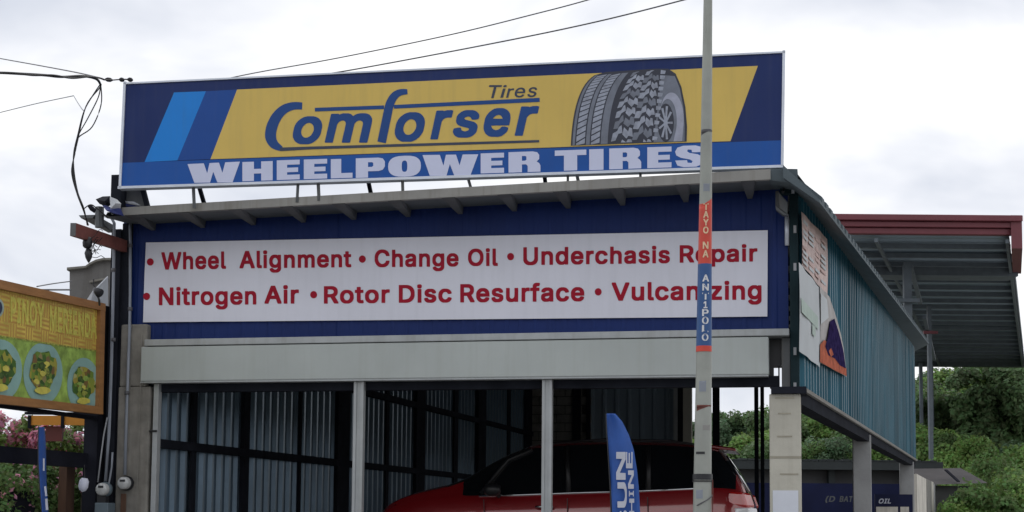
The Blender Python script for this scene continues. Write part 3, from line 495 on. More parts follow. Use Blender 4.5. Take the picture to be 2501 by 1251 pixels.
# left concrete column with formwork steps
c0 = F.at(289, 1000, .1)[0]; c1 = F.at(366, 1000, .1)[0]; ct = F.at(325, 792, .1)[1]
mb = MB()
cw = c1 - c0
mb.box(F, c0, c0 + cw * .84, bb - .05, ct, -.15, .1); mb.box(F, c0 - .01, c0 + cw, FZ - .3, bb - .0501, -.15, .1)
mb.build('concrete_column', M['old_concrete'], shop, bevel=.02)
mb = MB(); mb.box(F, c0 + cw * .30, c0 + cw * .37, FZ - .3, ct - .01, .1, .112); mb.box(F, c0 + cw * .66, c0 + cw * .71, FZ - .3, ct - .01, .1, .107); mb.build('formwork_ridge', M['old_concrete'], shop)
# dark corner post left of the blue front, rising past the roof
a0 = F.at(262, 900, .1)[0]; a1 = F.at(299, 900, .1)[0]
mb = MB(); mb.box(F, a0, a0 + (a1 - a0) * .62, FZ - .3, F.at(280, 560, .1)[1], -.1, .1); mb.box(F, a0 + (a1 - a0) * .62, a1 + .04, FZ - .3, F.at(280, 545, .1)[1], -.12, .06); mb.build('corner_post', M['dark_steel'], shop)
mb = MB(); mb.box(F, F.at(297, 700, .02)[0], pa[0] + .01, ct - .02, ztop(pa[0]), -.02, .015); mb.build('corner_flashing', M['blue_sheet'], shop)
u0 = S.at(271, 460, -.1)[0]; u1 = S.at(291, 460, -.1)[0]
mb = MB(); mb.box(S, u0, u1 + .02, S.at(280, 520, -.1)[1], S.at(280, 427, -.1)[1], -.28, -.1); mb.build('roof_stub', M['dark_steel'], shop)

# eave: fascia, rafters, soffit
ED = .62
EF = Frame(F.pt(0, 0, ED), (F.u.x, F.u.y))
f0t, f0b, f1t, f1b = EF.at(297, 507), EF.at(297, 526), EF.at(1882, 413), EF.at(1882, 438)
mb = MB(); mb.prism(EF, [f0b, f1b, f1t, f0t], -.012, 0)
mb.prism(EF, [(f0b[0], f0b[1]), (f1b[0], f1b[1]), (f1b[0], f1b[1] + .012), (f0b[0], f0b[1] + .012)], -.06, -.012)
mb.build('fascia', M['fascia'], shop)
ze = lin(f0t, f1t); zb = lin(f0b, f1b)
for px in (300, 404, 525, 648, 770, 893, 1025, 1152, 1284, 1415, 1548, 1702, 1858):
    q = F.at(px - 25, 500)
    s_ = q[0]; mb = MB()
    zz = zb(s_) - .0
    # tapered rafter tail: deep at the wall, shallow at the fascia
    p = [F.pt(s_ - .03, zz - .06, 0.02), F.pt(s_ + .02, zz - .06, 0.02), F.pt(s_ + .07, zz - .005, ED - .02), F.pt(s_ - .07, zz - .005, ED - .02),
         F.pt(s_ - .03, zz + .03, 0.02), F.pt(s_ + .03, zz + .03, 0.02), F.pt(s_ + .10, zz + .03, ED - .02), F.pt(s_ - .10, zz + .03, ED - .02)]
    mb.hexa(p); mb.build('rafter', M['grey_steel'], shop)
# roof sheets run back from the eave to the rear
Rz0 = RW.at(1945, 452)[1]; Rz1 = RW.at(2228, 846)[1]
RL = REND + 2.0
def roof_pt(u, v, dz=0):      # u 0 left .. 1 right (over the right wall and out), v 0 front .. 1 back
    l0 = F.pt(F.at(300, 700)[0] - .0, 0, ED - .02); l1 = LW.pt(RL, 0, 0)
    r0 = F.pt(F.at(1950, 700)[0] + .02, 0, ED - .02); r1 = RW.pt(RL, 0, .30)
    a = l0.lerp(l1, v); b = r0.lerp(r1, v); p = a.lerp(b, u)
    zf = f0t[1] + (f1t[1] - f0t[1]) * u - .075; zbk = Rz1 + .25 * (1 - u) + .32
    p.z = zf + (zbk - zf) * v + dz; return p
NR = 9
for i in range(NR):
    mb = MB(); rows = 2; ribs = 6; pts = []
    prof = [(0, 0), (.5, 0), (.62, 1), (.86, 1), (.98, 0)]
    us = []
    for r_ in range(ribs):
        for pu, ph in prof: us.append(((i + (r_ + pu) / ribs) / NR, ph * .03))
    us.append(((i + 1) / NR, 0)); m_ = len(us)
    vs = [roof_pt(u, v, h + .002 * (i % 2)) for v in (0, 1) for u, h in us]
    mb.add(vs, [(j, j + 1, m_ + j + 1, m_ + j) for j in range(m_ - 1)])
    mb.build('roof_sheet', M['roof_top'], shop)
mb = MB(); mb.add([roof_pt(0.005, .0, -.02), roof_pt(.995, .0, -.02), roof_pt(.995, 1, -.02), roof_pt(.005, 1, -.02)], [(0, 1, 2, 3)]); mb.build('ceiling_board', M['roof_under'], shop)
for k in range(1, 12):        # roof purlins
    v = k / 12; mb = MB(); mb.beam(roof_pt(.02, v, -.1), roof_pt(.98, v, -.1), .06, .12); mb.build('purlin', M['dark_steel'], shop)

# right side: teal wall
zwb0 = RW.at(1950, 947)[1]; zwb1 = RW.at(2232, 1122)[1]; zwb = lambda x: zwb0 + (zwb1 - zwb0) * x / REND
zwt = lambda x: Rz0 - .02 + (Rz1 - Rz0 + .02) * x / REND
n = 17
for i in range(n):
    a = REND * i / n; b = REND * (i + 1) / n
    mb = MB(); corrug(mb, RW, a, b, zwb, zwt, .25, .045, .004 * (i % 2), random.uniform(-.02, .02)); mb.build('wall_sheet', M[random.choice(['teal_sheet', 'teal_sheet', 'teal_sheet1', 'teal_sheet2'])], shop)
mb = MB(); mb.add([RW.pt(0, zwb0, -.05), RW.pt(REND, zwb1, -.05), RW.pt(REND, Rz1, -.05), RW.pt(0, Rz0, -.05)], [(3, 2, 1, 0)]); mb.build('wall_lining', M['inner_sheet'], shop)
# verge flashing: the strip under the sheet ends, with ribbed top edge
o0 = RW.at(1949, 418, .32); o1 = RW.at(2268, 838, .32)
ln = o1[0]; i0 = -.75
zfa = lambda x: o0[1] + (o1[1] - o0[1]) * (x - o0[0]) / (o1[0] - o0[0])
NV = 56
for k in range(NV):
    a = i0 + (ln - i0) * k / NV; b = i0 + (ln - i0) * (k + 1) / NV; mb = MB()
    za, zb2 = zfa(a), zfa(b); h = 0
    # sloping under-face from the outer edge back to the wall top, plus a step for the sheet rib
    m0 = a + (b - a) * .5
    for (x0, x1, hh) in ((a, m0, .0), (m0, b, .06)):
        mb.hexa([RW.pt(x0, zwt(x0) - .03, -.04), RW.pt(x1, zwt(x1) - .03, -.04), RW.pt(x1, zfa(x1) - .03, .32), RW.pt(x0, zfa(x0) - .03, .32),
                 RW.pt(x0, zwt(x0) + .10, -.04), RW.pt(x1, zwt(x1) + .10, -.04), RW.pt(x1, zfa(x1) + hh, .32), RW.pt(x0, zfa(x0) + hh, .32)])
    mb.build('verge_flashing', M['flashing'], shop)
# steel beam and pale sill below the teal wall
mb = MB()
a = RW.at(1962, 955)[0]
mb.add([RW.pt(-.1, zwb0 - .0, .02), RW.pt(REND, zwb1, .02), RW.pt(REND, zwb1 - .17, .02), RW.pt(-.1, zwb0 - .17, .02),
        RW.pt(-.1, zwb0 - .0, -.16), RW.pt(REND, zwb1, -.16), RW.pt(REND, zwb1 - .17, -.16), RW.pt(-.1, zwb0 - .17, -.16)],
       [(0, 1, 2, 3), (7, 6, 5, 4), (0, 4, 5, 1), (3, 2, 6, 7), (0, 3, 7, 4), (1, 5, 6, 2)]); mb.build('wall_beam', M['dark_steel'], shop)
mb = MB(); mb.hexa([RW.pt(0, zwb0 - .03, .06), RW.pt(REND, zwb1 - .03, .06), RW.pt(REND, zwb1 - .03, .022), RW.pt(0, zwb0 - .03, .022),
                    RW.pt(0, zwb0 + .0, .075), RW.pt(REND, zwb1 + .0, .075), RW.pt(REND, zwb1, .022), RW.pt(0, zwb0, .022)]); mb.build('sill_flashing', M['fascia'], shop)

# right front corner: green post, grey post, dark box, base plate, pillar
mb = MB(); a = F.at(1929, 700, .06)[0]; b = F.at(1951, 700, .06)[0]; zt_ = F.at(1938, 462, .06)[1]; zb_ = F.at(1938, 948, .06)[1]
mb.box(F, a, b, zb_, zt_, -.1, .06); mb.build('corner_post', M['green_steel'], shop, bevel=.006)
a = F.at(1909, 880, .02)[0]; b = F.at(1931, 880, .02)[0]
mb = MB(); mb.box(F, a, b - .004, F.at(1920, 948, .02)[1], zl - .06, -.1, .02); mb.build('short_post', M['grey_steel'], shop, bevel=.004)
a2 = F.at(1880, 880, -.1)[0]; b2 = F.at(1908, 880, -.1)[0]
mb = MB(); mb.box(F, a2, b2, F.at(1890, 895, -.1)[1], zl - .06, -.28, -.1); mb.box(F, a2, a2 + .04, F.at(1890, 948, -.1)[1], F.at(1890, 895, -.1)[1], -.2, -.1)
mb.box(F, a2 + .085, a2 + .10, F.at(1890, 948, -.1)[1], F.at(1890, 895, -.1)[1], -.2, -.16); mb.build('shutter_motor_box', M['black_plastic'], shop)
for yy in (560, 652, 858, 944):
    z_ = F.at(1940, yy, .07)[1]; a = F.at(1938, yy, .07)[0]; mb = MB(); mb.box(F, a, a + .03, z_ - .04, z_ + .04, .061, .075); mb.build('post_clip', M['wire_pale'], shop)
PD = .05
def pillar(x0, x1, x2, ytop, dep, m, d0=0.0, joints=()):
    a = RW.at(x1, 1200, PD)[0] + d0
    # front face perpendicular to the wall line, between pixel columns x0 and x1
    o = RW.pt(a, 0, PD); fr = Frame(o, (F.u.x, F.u.y)); s0_ = fr.at(x0, 1200)[0]; s1_ = 0
    zt = fr.at((x0 + x1) / 2, ytop)[1]
    mb = MB(); mb.box(fr, s0_, s1_, FZ - .3, zt, -dep, 0); o_ = mb.build('pillar', m, shop, bevel=.012)
    for y in joints:
        z = fr.at((x0 + x1) / 2, y)[1]; mb = MB(); mb.box(fr, s0_ + .002, s1_ + .003, z - .012, z + .012, -.03, .004); mb.build('pillar_joint', M['joint'], o_)
    return fr, s0_, s1_, zt, o_
pf = pillar(1880, 1957, 1962, 962, .36, M['pillar'], 0, (1117,))
fr, s0_, s1_, zt, po = pf
mb = MB(); z_ = fr.at(1910, 1198)[1]; mb.box(fr, s0_ + .03, s1_ - .03, z_ - .75, z_, 0.001, .006); mb.build('whitewash_patch', M['white_paint'], po)
for (x0, x1, y) in ((1893, 1940, 972), (1900, 1932, 1010), (1898, 1935, 1066), (1905, 1950, 1158)):
    q0, q1 = fr.at(x0, y), fr.at(x1, y); mb = MB(); mb.box(fr, q0[0], q1[0], q0[1] - .009, q0[1] + .007, 0, .004); mb.build('form_mark', M['joint'], po)
mb = MB(); mb.box(fr, s0_ + .02, s1_ + .06, zt, zt + .07, -.34, .05); mb.build('base_plate', M['dark_steel'], shop)
pillar(2084, 2129, 2137, 1062, .36, M['pillar_grey'])
pillar(2199, 2233, 2240, 1128, .36, M['pillar_grey'])
# eave end at the right corner
mb = MB(); a = EF.at(1879, 440)[0]; b = EF.at(1948, 440)[0]; zt_ = EF.at(1900, 411)[1]
mb.hexa([EF.pt(a, EF.at(1900, 438)[1], -.02), EF.pt(b, EF.at(1940, 448)[1], -.02), EF.pt(b, EF.at(1940, 462)[1] + .1, -.6), EF.pt(a, EF.at(1900, 440)[1] + .05, -.6),
         EF.pt(a, zt_, -.0), EF.pt(b, EF.at(1945, 413)[1], -.0), EF.pt(b, zt_ + .03, -.6), EF.pt(a, zt_, -.6)]); mb.build('eave_return', M['flashing'], shop)
mb = MB(); a = F.at(1905, 460, .12)[0]; b = F.at(1941, 460, .12)[0]; mb.box(F, a, b, F.at(1920, 473, .12)[1], F.at(1920, 449, .12)[1], .02, .12); mb.build('purlin_end', M['green_steel'], shop)
mb = MB(); a = F.at(1933, 460, .13)[0]; mb.box(F, a, a + .03, F.at(1920, 473, .13)[1], F.at(1920, 452, .13)[1], .121, .13); mb.build('clip', M['frame_white'], shop)

# left wall seen from inside: sheets between the steel columns
cols = [(466, 483), (588, 612), (729, 739), (818, 856), (941, 952), (1011, 1040), (1107, 1120), (1163, 1188), (1238, 1248), (1281, 1300)]
zroofL = lambda s: roof_pt(.0, min(1, (s + .6) / RL))[2] - .15
edges = [0.05] + [LW.at((a + b) / 2, 1000)[0] for a, b in cols]
for i in range(len(edges) - 1):
    mb = MB(); corrug(mb, LW, edges[i], edges[i + 1], lambda s: FZ, zroofL, .25, .05, -.05); mb.build('wall_sheet', M['inner_sheet'], shop)
for a, b in cols:
    D_ = .06 if b - a > 20 else .03; sa = LW.at(a, 1000, 0)[0]; sb = max(sa + .03, LW.at(b, 1000, D_)[0]); wd = sb - sa
    mb = MB()
    mb.box(LW, sa, sb, FZ, zroofL((sa + sb) / 2), 0.003, D_); mb.build('steel_column', M['dark_steel'], shop)
def rail(p0, p1, name='rail'):
    a = LW.at(p0[0], p0[1]); b = LW.at(p1[0], p1[1])
    z = (a[1] + b[1]) / 2; mb = MB(); mb.box(LW, .1, LEND, z - .05, z + .05, .002, .075); mb.build(name, M['dark_steel'], shop)
    print('rail z', a, b)
rail((885, 960), (1270, 1053)); rail((385, 1083), (885, 1138)); 
zr = LW.at(885, 960)[1]; mb = MB(); mb.box(LW, .1, LEND, zr + 1.35, zr + 1.45, .002, .075); mb.build('rail', M['dark_steel'], shop)

# back wall: hollow blocks at the left, a dark opening with sheeting, then one block column
BK = Frame(LW.pt(LEND + .05, 0), (F.u.x, F.u.y))
bx0 = BK.at(1296, 1000)[0]; bx1 = BK.at(1440, 1000)[0]
mb = MB(); bzt = BK.at(1400, 850)[1]
mb.box(BK, bx0 - .1, BK.at(1440, 1000)[0], FZ, bzt, -.2, -.006); mb.build('mortar_wall', M['mortar'], shop)
bw, bh = .42, .21
zz = FZ; row = 0; blk = None
import itertools
bp0 = MB(); bp0.box(Frame((0, 0), (F.u.x, F.u.y)), 0.006, bw - .012, .006, bh - .012, -.1, .008)
bme = None
while zz < bzt - bh:
    x = bx0 - (bw / 2 if row % 2 else 0)
    while x + bw < bx1 + .05:
        if x > bx0 - bw * .6:
            b = BASE[shop.name]
            if bme is None:
                o = bp0.build('block', M['block'], None); bme = o.data
            else:
                o = bpy.data.objects.new('block', bme); col.objects.link(o)
            o.parent = shop; o.location = BK.pt(x, zz, random.uniform(-.003, .006)) - b
        x += bw
    zz += bh; row += 1
mb = MB(); a, b = BK.at(1398, 1000, .05)[0], BK.at(1418, 1000, .05)[0]; mb.box(BK, a, b, FZ, bzt, .01, .06); mb.build('steel_column', M['dark_steel'], shop)
mb = MB(); a, b = BK.at(1432, 1000, .05)[0], BK.at(1442, 1000, .05)[0]; mb.box(BK, a, b, FZ, bzt, .0, .08); mb.build('steel_column', M['dark_steel'], shop)
mb = MB(); corrug(mb, BK, BK.at(1438, 1000)[0], BK.at(1662, 1000)[0], lambda s: FZ, lambda s: bzt + .3, .3, .04, -.3); mb.build('rear_sheet', M['court_sheet'], shop)
mb = MB(); a, b = BK.at(1645, 1000, .0)[0], BK.at(1655, 1000, .0)[0]; mb.box(BK, a, b, FZ, bzt, -.06, .0); mb.build('door_jamb', M['guide'], shop)
mb = MB(); a, b = BK.at(1655, 1000, .0)[0], BK.at(1668, 1000, .0)[0]; mb.box(BK, a, b, FZ, bzt, -.06, -.002); mb.build('steel_column', M['dark_steel'], shop)
mb = MB(); a, b = BK.at(1668, 1000, .02)[0], BK.at(1689, 1000, .02)[0]; mb.box(BK, a, b, FZ, bzt, -.2, .02); mb.build('block_column', M['pillar'], shop)
mb = MB(); mb.box(BK, bx0 - .3, BK.at(1690, 1000)[0], bzt, bzt + 2.2, -.2, -.02); mb.build('rear_gable', M['roof_under'], shop)
for x0, x1 in ((1740, 1757), (1842, 1852), (1857, 1866)):
    a, b = BK.at(x0, 1000)[0], BK.at(x1, 1000)[0]; mb = MB(); mb.box(BK, a, b, FZ, bzt + 1.2, -.12, .0); mb.build('rear_post', M['dark_steel'], shop)
# shop floor
mb = MB()
fp = [F.pt(s0, FZ + .03, .2), F.pt(s1, FZ + .03, .2), RW.pt(REND, FZ + .03, 0), LW.pt(LEND + .3, FZ + .03, 0)]
mb.add(fp, [(0, 1, 2, 3)]); mb.build('shop_floor', M['concrete_slab'], shop)

# ------------------------------------------------------------ roof sign
sp = [(304, 203), (1916, 126), (1912, 408), (292, 460)]
sq = S.poly(sp)
sgn = empty('roof_sign', S.pt(sum(q[0] for q in sq) / 4, sq[3][1]), 'long blue and yellow tyre sign with two printed tyres standing on the shop roof edge', 'sign')
mb = MB(); mb.prism(S, [sq[3], sq[2], sq[1], sq[0]], -.09, 0); mb.build('panel', M['sign_navy'], sgn)
def sp_(name, m, pts, d, parent=sgn):
    mb = MB(); pxflat(mb, S, d, pts); return mb.build(name, m, parent)
BLx = lambda x: 398 + (343 - 398) * (x - 298) / 1610   # top edge of the lower blue band
sp_('lower_band', M['sign_blue'], [(296, BLx(296)), (1909, BLx(1909)), (1911, 407), (293, 459)], .003)
sp_('light_blue_stripe', M['sign_light'], [(425, 226), (503, 223), (433, 392), (353, 396)], .003)
sp_('mid_blue_stripe', M['sign_mid'], [(503, 223), (579, 219), (514, 389), (433, 392)], .003)
sp_('yellow_field', M['sign_yellow'], [(579, 219), (1851, 161), (1784, 345), (514, 389)], .003)
fw = .028
def edge(p, q, name='frame_bar', w=fw):
    a, b = S.at(*p), S.at(*q); mb = MB(); t = Vector((b[0] - a[0], b[1] - a[1])).normalized(); nn = Vector((-t.y, t.x)) * w
    mb.prism(S, [(a[0], a[1]), (b[0], b[1]), (b[0] + nn.x, b[1] + nn.y), (a[0] + nn.x, a[1] + nn.y)], -.10, .018); mb.build(name, M['frame_white'], sgn)
edge((289, 462), (1914, 410)); edge((1914, 407), (1918, 124)); edge((1918, 126), (303, 203), w=.018); edge((303, 200), (291, 460))
# tyres
def lerp(a, b, t): return a + (b - a) * t
def qb(p0, p1, p2, t): return (lerp(lerp(p0[0], p1[0], t), lerp(p1[0], p2[0], t), t), lerp(lerp(p0[1], p1[1], t), lerp(p1[1], p2[1], t), t))
Lc = lambda t: qb((1452, 184), (1400, 215), (1394, 356), t)
Rc = lambda t: qb((1544, 177), (1498, 225), (1494, 351), t)
sil = [Lc(t / 12) for t in range(13)][::-1] + [(1480, 176), (1540, 172), (1600, 168), (1632, 168), (1650, 180), (1664, 212), (1674, 262), (1678, 310), (1677, 346)]
sp_('tyre_silhouette', M['tyre_dark'], sil, .006)
mb = MB(); mb2 = MB()
for (a, b, kind) in ((.04, .10, 1), (.13, .34, 2), (.37, .46, 1), (.49, .70, 2), (.73, .90, 1)):
    NT = 16
    for k in range(NT):
        t0, t1 = k / NT, (k + 1) / NT
        if kind == 2: t1 = t0 + .78 / NT
        pts = []
        sk = .045 if kind == 2 else 0
        for (u, t) in ((a, t0 + sk), (b, t0), (b, t1), (a, t1 + sk)):
            t = min(1, max(0, t)); l, r = Lc(t), Rc(t); pts.append((lerp(l[0], r[0], u), lerp(l[1], r[1], u)))
        pxflat(mb if kind == 2 else mb2, S, .009, pts)
mb.build('road_tyre_tread', M['tyre_light'], sgn, kind='stuff'); mb2.build('road_tyre_rib', M['tyre_mid'], sgn, kind='stuff')
L2 = lambda t: qb((1546, 176), (1504, 228), (1492, 350), t)
R2 = lambda t: qb((1612, 170), (1603, 235), (1590, 348), t)
mb = MB(); mb2 = MB()
NB = 8
for cidx, (a, b) in enumerate(((.0, .26), (.24, .54), (.50, .80), (.78, 1.02))):
    for k in range(NB):
        t0 = (k + .45 * (cidx % 2)) / NB; t1 = t0 + .70 / NB
        j = lambda: random.uniform(-.012, .012)
        base_ = [(a + .03, t0 + .025), (lerp(a, b, .5), t0 + .030), (lerp(a, b, .58), t0 - .008), (b - .05, t0 - .004), (b - .01, t1 - .012), (lerp(a, b, .62), t1 - .008), (lerp(a, b, .45), t1 + .028), (a + .01, t1 + .018)]
        pts = []
        for u, t in base_:
            t += (.05 if cidx % 2 else -.05) * (u - a) / (b - a) * 1.2 + .012 * math.sin(u * 23); u += j(); t = min(.995, max(.0, t + j() * .6)); l, r = L2(t), R2(t); pts.append((lerp(l[0], r[0], u), lerp(l[1], r[1], u)))
        pxflat(mb if (k + cidx) % 3 else mb2, S, .009, pts)
mb.build('off_road_tread', M['tyre_light'], sgn, kind='stuff'); mb2.build('off_road_tread', M['tyre_mid'], sgn, kind='stuff')
sw = [R2(t / 10) for t in range(11)]
outer = [(1648, 186), (1660, 215), (1669, 262), (1672, 305), (1672, 345)]
sp_('sidewall', M['tyre_mid'], [(x + 6, y) for x, y in sw[1:]][::-1] + outer, .009)
mb = MB()   # pale wheel crescent
cres = [(1672 - 6, 345)] + [(1640 + 30 * math.cos(a), 292 - 66 * math.sin(a)) for a in [math.radians(q) for q in range(-10, 150, 10)]]
inner = [(1631 + 22 * math.cos(a), 296 - 54 * math.sin(a)) for a in [math.radians(q) for q in range(140, -50, -10)]]
pxflat(mb, S, .012, cres + inner + [(1645, 346)]); mb.build('wheel_crescent', M['tyre_pale'], sgn)
sp_('wheel_well', M['tyre_dark'], blob(1626, 300, 20, 47), .012)
mb = MB()
for k in range(9):
    a = k * 2 * math.pi / 9; c = (1626, 300)
    strip(mb, S, .015, [(c[0] + 3 * math.cos(a), c[1] + 7 * math.sin(a)), (c[0] + 17 * math.cos(a), c[1] + 41 * math.sin(a))], [4, 5.5])
pxflat(mb, S, .0155, blob(1626, 300, 5, 10, 10)); mb.build('wheel_spokes', M['tyre_light'], sgn)
for k in range(11):
    t = (k + .5) / 11; p = R2(t); mb = MB(); pxflat(mb, S, .0125, [(p[0] + 3, p[1] - 5), (p[0] + 15, p[1] - 3), (p[0] + 13, p[1] + 5), (p[0] + 2, p[1] + 5)]); mb.build('shoulder_lug', M['tyre_light'], sgn)

# logo lettering
def sglyph(s, x0, x1, t, b, off='bold', sh=.20, hi=CAP, lo=0, t2=None, b2=None, m='sign_ink', name='letter', d=.006):
    mb = MB(); lettering(mb, S, d, s, x0, x1, t, b, t2, b2, off, sh, 1, lo, hi); return mb.build(name, M[m], sgn)
XH = .512
mb = MB()
cpts = [(738, 259), (716, 259), (694, 267), (676, 285), (664, 310), (661, 335), (670, 353), (688, 364)]
strip(mb, S, .006, *smooth_px(cpts, [17, 19, 22, 25, 27, 27, 22, 11])); mb.build('letter', M['sign_ink'], sgn)
mb = MB(); strip(mb, S, .0065, [(684, 365), (760, 361.5), (1317, 345)], [9, 7, 6]); mb.build('underline', M['sign_ink_dark'], sgn)
mb = MB(); strip(mb, S, .0065, [(769, 268), (938, 262)], 9); strip(mb, S, .0065, [(962, 261), (1318, 244)], [9, 10]); mb.build('overline', M['sign_ink'], sgn)
sglyph('o', 715, 787, 283, 353, hi=.521, lo=-.009)
sglyph('m', 793, 909, 276, 349, hi=.521)
mb = MB(); strip(mb, S, .0068, *smooth_px([(932, 348), (944, 290), (952, 255), (963, 235), (977, 226), (995, 224)], [21, 21, 21, 19, 16, 12])); mb.build('letter', M['sign_ink'], sgn)
sglyph('o', 964, 1038, 273, 347, hi=.521, lo=-.009)
sglyph('r', 1051, 1107, 269, 341, hi=.515)
sglyph('s', 1106, 1171, 268, 337, hi=.521, lo=-.009)
sglyph('e', 1181, 1247, 263, 335, hi=.521, lo=-.009)
sglyph('r', 1257, 1317, 259, 332, hi=.515)
for ch, x0, x1, t, b, hi in (('T', 1194, 1226, 208, 240, CAP), ('i', 1222, 1238, 207, 239, .72), ('r', 1236, 1256, 216, 239, XH), ('e', 1257, 1283, 214, 238, XH), ('s', 1288, 1312, 213, 237, XH)):
    sglyph(ch, x0, x1, t, b, off='light', sh=.2, hi=hi, m='sign_ink_dark')
# heavy block letters
GL = {
 'W': [[(0, 1), (.31, 1), (.375, .48), (.42, 1), (.60, 1), (.665, .48), (.72, 1), (1, 1), (.86, 0), (.57, 0), (.49, .55), (.43, 0), (.13, 0)]],
 'H': [[(0, 0), (.38, 0), (.38, 1), (0, 1)], [(.62, 0), (1, 0), (1, 1), (.62, 1)], [(.38, .38), (.62, .38), (.62, .62), (.38, .62)]],
 'E': [[(0, 0), (.45, 0), (.45, 1), (0, 1)], [(.45, 0), (1, 0), (1, .25), (.45, .25)], [(.45, .38), (.93, .38), (.93, .61), (.45, .61)], [(.45, .76), (1, .76), (1, 1), (.45, 1)]],
 'L': [[(0, 0), (.48, 0), (.48, 1), (0, 1)], [(.48, 0), (1, 0), (1, .26), (.48, .26)]],
 'T': [[(.29, 0), (.71, 0), (.71, .74), (.29, .74)], [(0, .74), (1, .74), (1, 1), (0, 1)]],
 'I': [[(0, 0), (1, 0), (1, 1), (0, 1)]],
 'P': [[(0, 0), (.42, 0), (.42, 1), (0, 1)], [(.42, 1), (.78, 1), (.93, .95), (1, .8), (1, .54), (.93, .38), (.78, .32), (.42, .32), (.42, .54), (.55, .54), (.6, .58), (.6, .74), (.55, .78), (.42, .78)]],
 'R': [[(0, 0), (.42, 0), (.42, 1), (0, 1)], [(.42, 1), (.76, 1), (.90, .95), (.96, .82), (.96, .62), (.88, .50), (.96, .42), (1, .30), (1, 0), (.60, 0), (.60, .30), (.55, .38), (.42, .38), (.42, .56), (.52, .56), (.56, .60), (.56, .75), (.52, .79), (.42, .79)]],
 'S': [[(1, .68), (.60, .68), (.58, .80), (.45, .82), (.42, .74), (.5, .66), (.8, .58), (.97, .46), (1, .28), (.93, .1), (.75, .0), (.3, 0), (.08, .08), (0, .32), (.42, .32), (.44, .2), (.58, .18), (.62, .26), (.52, .35), (.2, .44), (.04, .56), (.0, .74), (.08, .92), (.28, 1), (.72, 1), (.93, .92)]],
}
def oring(n=28):
    o, i = [], []
    for k in range(n):
        a = 2 * math.pi * k / n; c, s_ = math.cos(a), math.sin(a); pw = lambda v, e: math.copysign(abs(v) ** e, v)
        o.append((.5 + .5 * pw(c, .7), .5 + .5 * pw(s_, .8))); i.append((.5 + .085 * pw(c, .7), .5 + .27 * pw(s_, .7)))
    return [[o[k], o[(k + 1) % n], i[(k + 1) % n], i[k]] for k in range(n)]
GL['O'] = oring()
WP = [('W', 458, 586, 401, 447, 395, 445), ('H', 592, 666, 396, 443), ('E', 676, 732, 392, 440), ('E', 742, 799, 390, 438), ('L', 808, 861, 389, 436), ('P', 869, 940, 387, 435),
      ('O', 948, 1028, 382, 433), ('W', 1032, 1168, 379, 430, 377, 428), ('E', 1174, 1231, 375, 424), ('R', 1242, 1320, 372, 422), ('T', 1355, 1432, 368, 418), ('I', 1439, 1474, 365, 416),
      ('R', 1488, 1566, 363, 414), ('E', 1581, 1640, 360, 411), ('S', 1649, 1718, 357, 409)]
for w in WP:
    ch, x0, x1, t, b = w[:5]; t2, b2 = (w[5], w[6]) if len(w) > 5 else (t - (x1 - x0) * .034, b - (x1 - x0) * .033)
    mb = MB()
    for poly in GL[ch]:
        pxflat(mb, S, .006, [(lerp(x0, x1, u), lerp(lerp(b, b2, u), lerp(t, t2, u), v)) for u, v in poly])
    mb.build('letter', M['sign_pale'], sgn)
# legs and braces between sign and roof
for (x0, y0, x1, y1, w, dd) in ((472, 455, 473, 500, .022, -.05), (728, 450, 724, 485, .022, -.05), (777, 448, 778, 482, .022, -.05), (983, 440, 983, 468, .022, -.05), (1142, 436, 1152, 460, .022, -.12), (1387, 428, 1386, 445, .022, -.05), (1408, 427, 1414, 444, .022, -.12), (1564, 422, 1564, 436, .022, -.05), (1712, 417, 1712, 436, .022, -.05)):
    a = S.at(x0, y0 - 4, dd); b = S.at(x1, y1 + 8, dd); mb = MB(); mb.beam(S.pt(*a, dd), S.pt(*b, dd - .02), .026, .026, (S.u.x, S.u.y, 0)); mb.build('leg', M['grey_steel'], sgn)
mb = MB(); p = S.poly([(292, 458), (345, 462), (358, 506), (348, 506), (330, 495), (296, 492)], -.25); mb.prism(S, p, -.3, -.25); mb.build('side_gusset', M['grey_steel'], sgn)
mb = MB(); a = S.at(348, 458, -.2); b = S.at(361, 508, -.2); mb.beam(S.pt(*a, -.2), S.pt(*b, -.2), .05, .05, (S.u.x, S.u.y, 0)); mb.build('leg', M['dark_steel'], sgn)
# back bracing
for u in (.08, .36, .64, .92):
    s_ = lerp(sq[3][0], sq[2][0], u); zt_ = sq[3][1] + .95; mb = MB(); mb.beam(S.pt(s_, zt_, -.1), S.pt(s_, sq[3][1] - .05 + .05 * u, -1.1), .04, .04); mb.build('back_brace', M['dark_steel'], sgn)

# ------------------------------------------------------------ service banner
bn = empty('service_banner', F.pt(3.3, F.at(1100, 780)[1], .03), 'long white tarpaulin banner listing wheel services in red letters on the blue front', 'banner')
BD = .045
def banner_pt(u, v):   # pixel corners, slightly sagging lower edge
    tl, tr, br, bl = (355, 592), (1875, 562), (1874, 773), (348, 787)
    x = lerp(lerp(tl[0], tr[0], u), lerp(bl[0], br[0], u), v); y = lerp(lerp(tl[1], tr[1], u), lerp(bl[1], br[1], u), v)
    return x, y
def sheet_d(u, v):
    w = .010 * math.sin(u * 9 + v * 3.2) * math.sin(math.pi * v) * (.6 + .4 * math.sin(u * 31)) + .009 * math.exp(-((u - .11 - (1 - v) * .16) / .018) ** 2) * v + .007 * math.exp(-((u - .30 + v * .25) / .02) ** 2) * v * v
    w += .009 * math.exp(-((u - .93 - v * .05) / .014) ** 2) * v * v
    return BD - .014 + w
def banner_d(px, py):
    u = (px - 351) / 1523; yt = 592 - 30 * u; yb = 787 - 14 * u
    return sheet_d(u, min(1, max(0, (py - yt) / (yb - yt)))) + .0035
nx, nz_ = 90, 16; vs = []
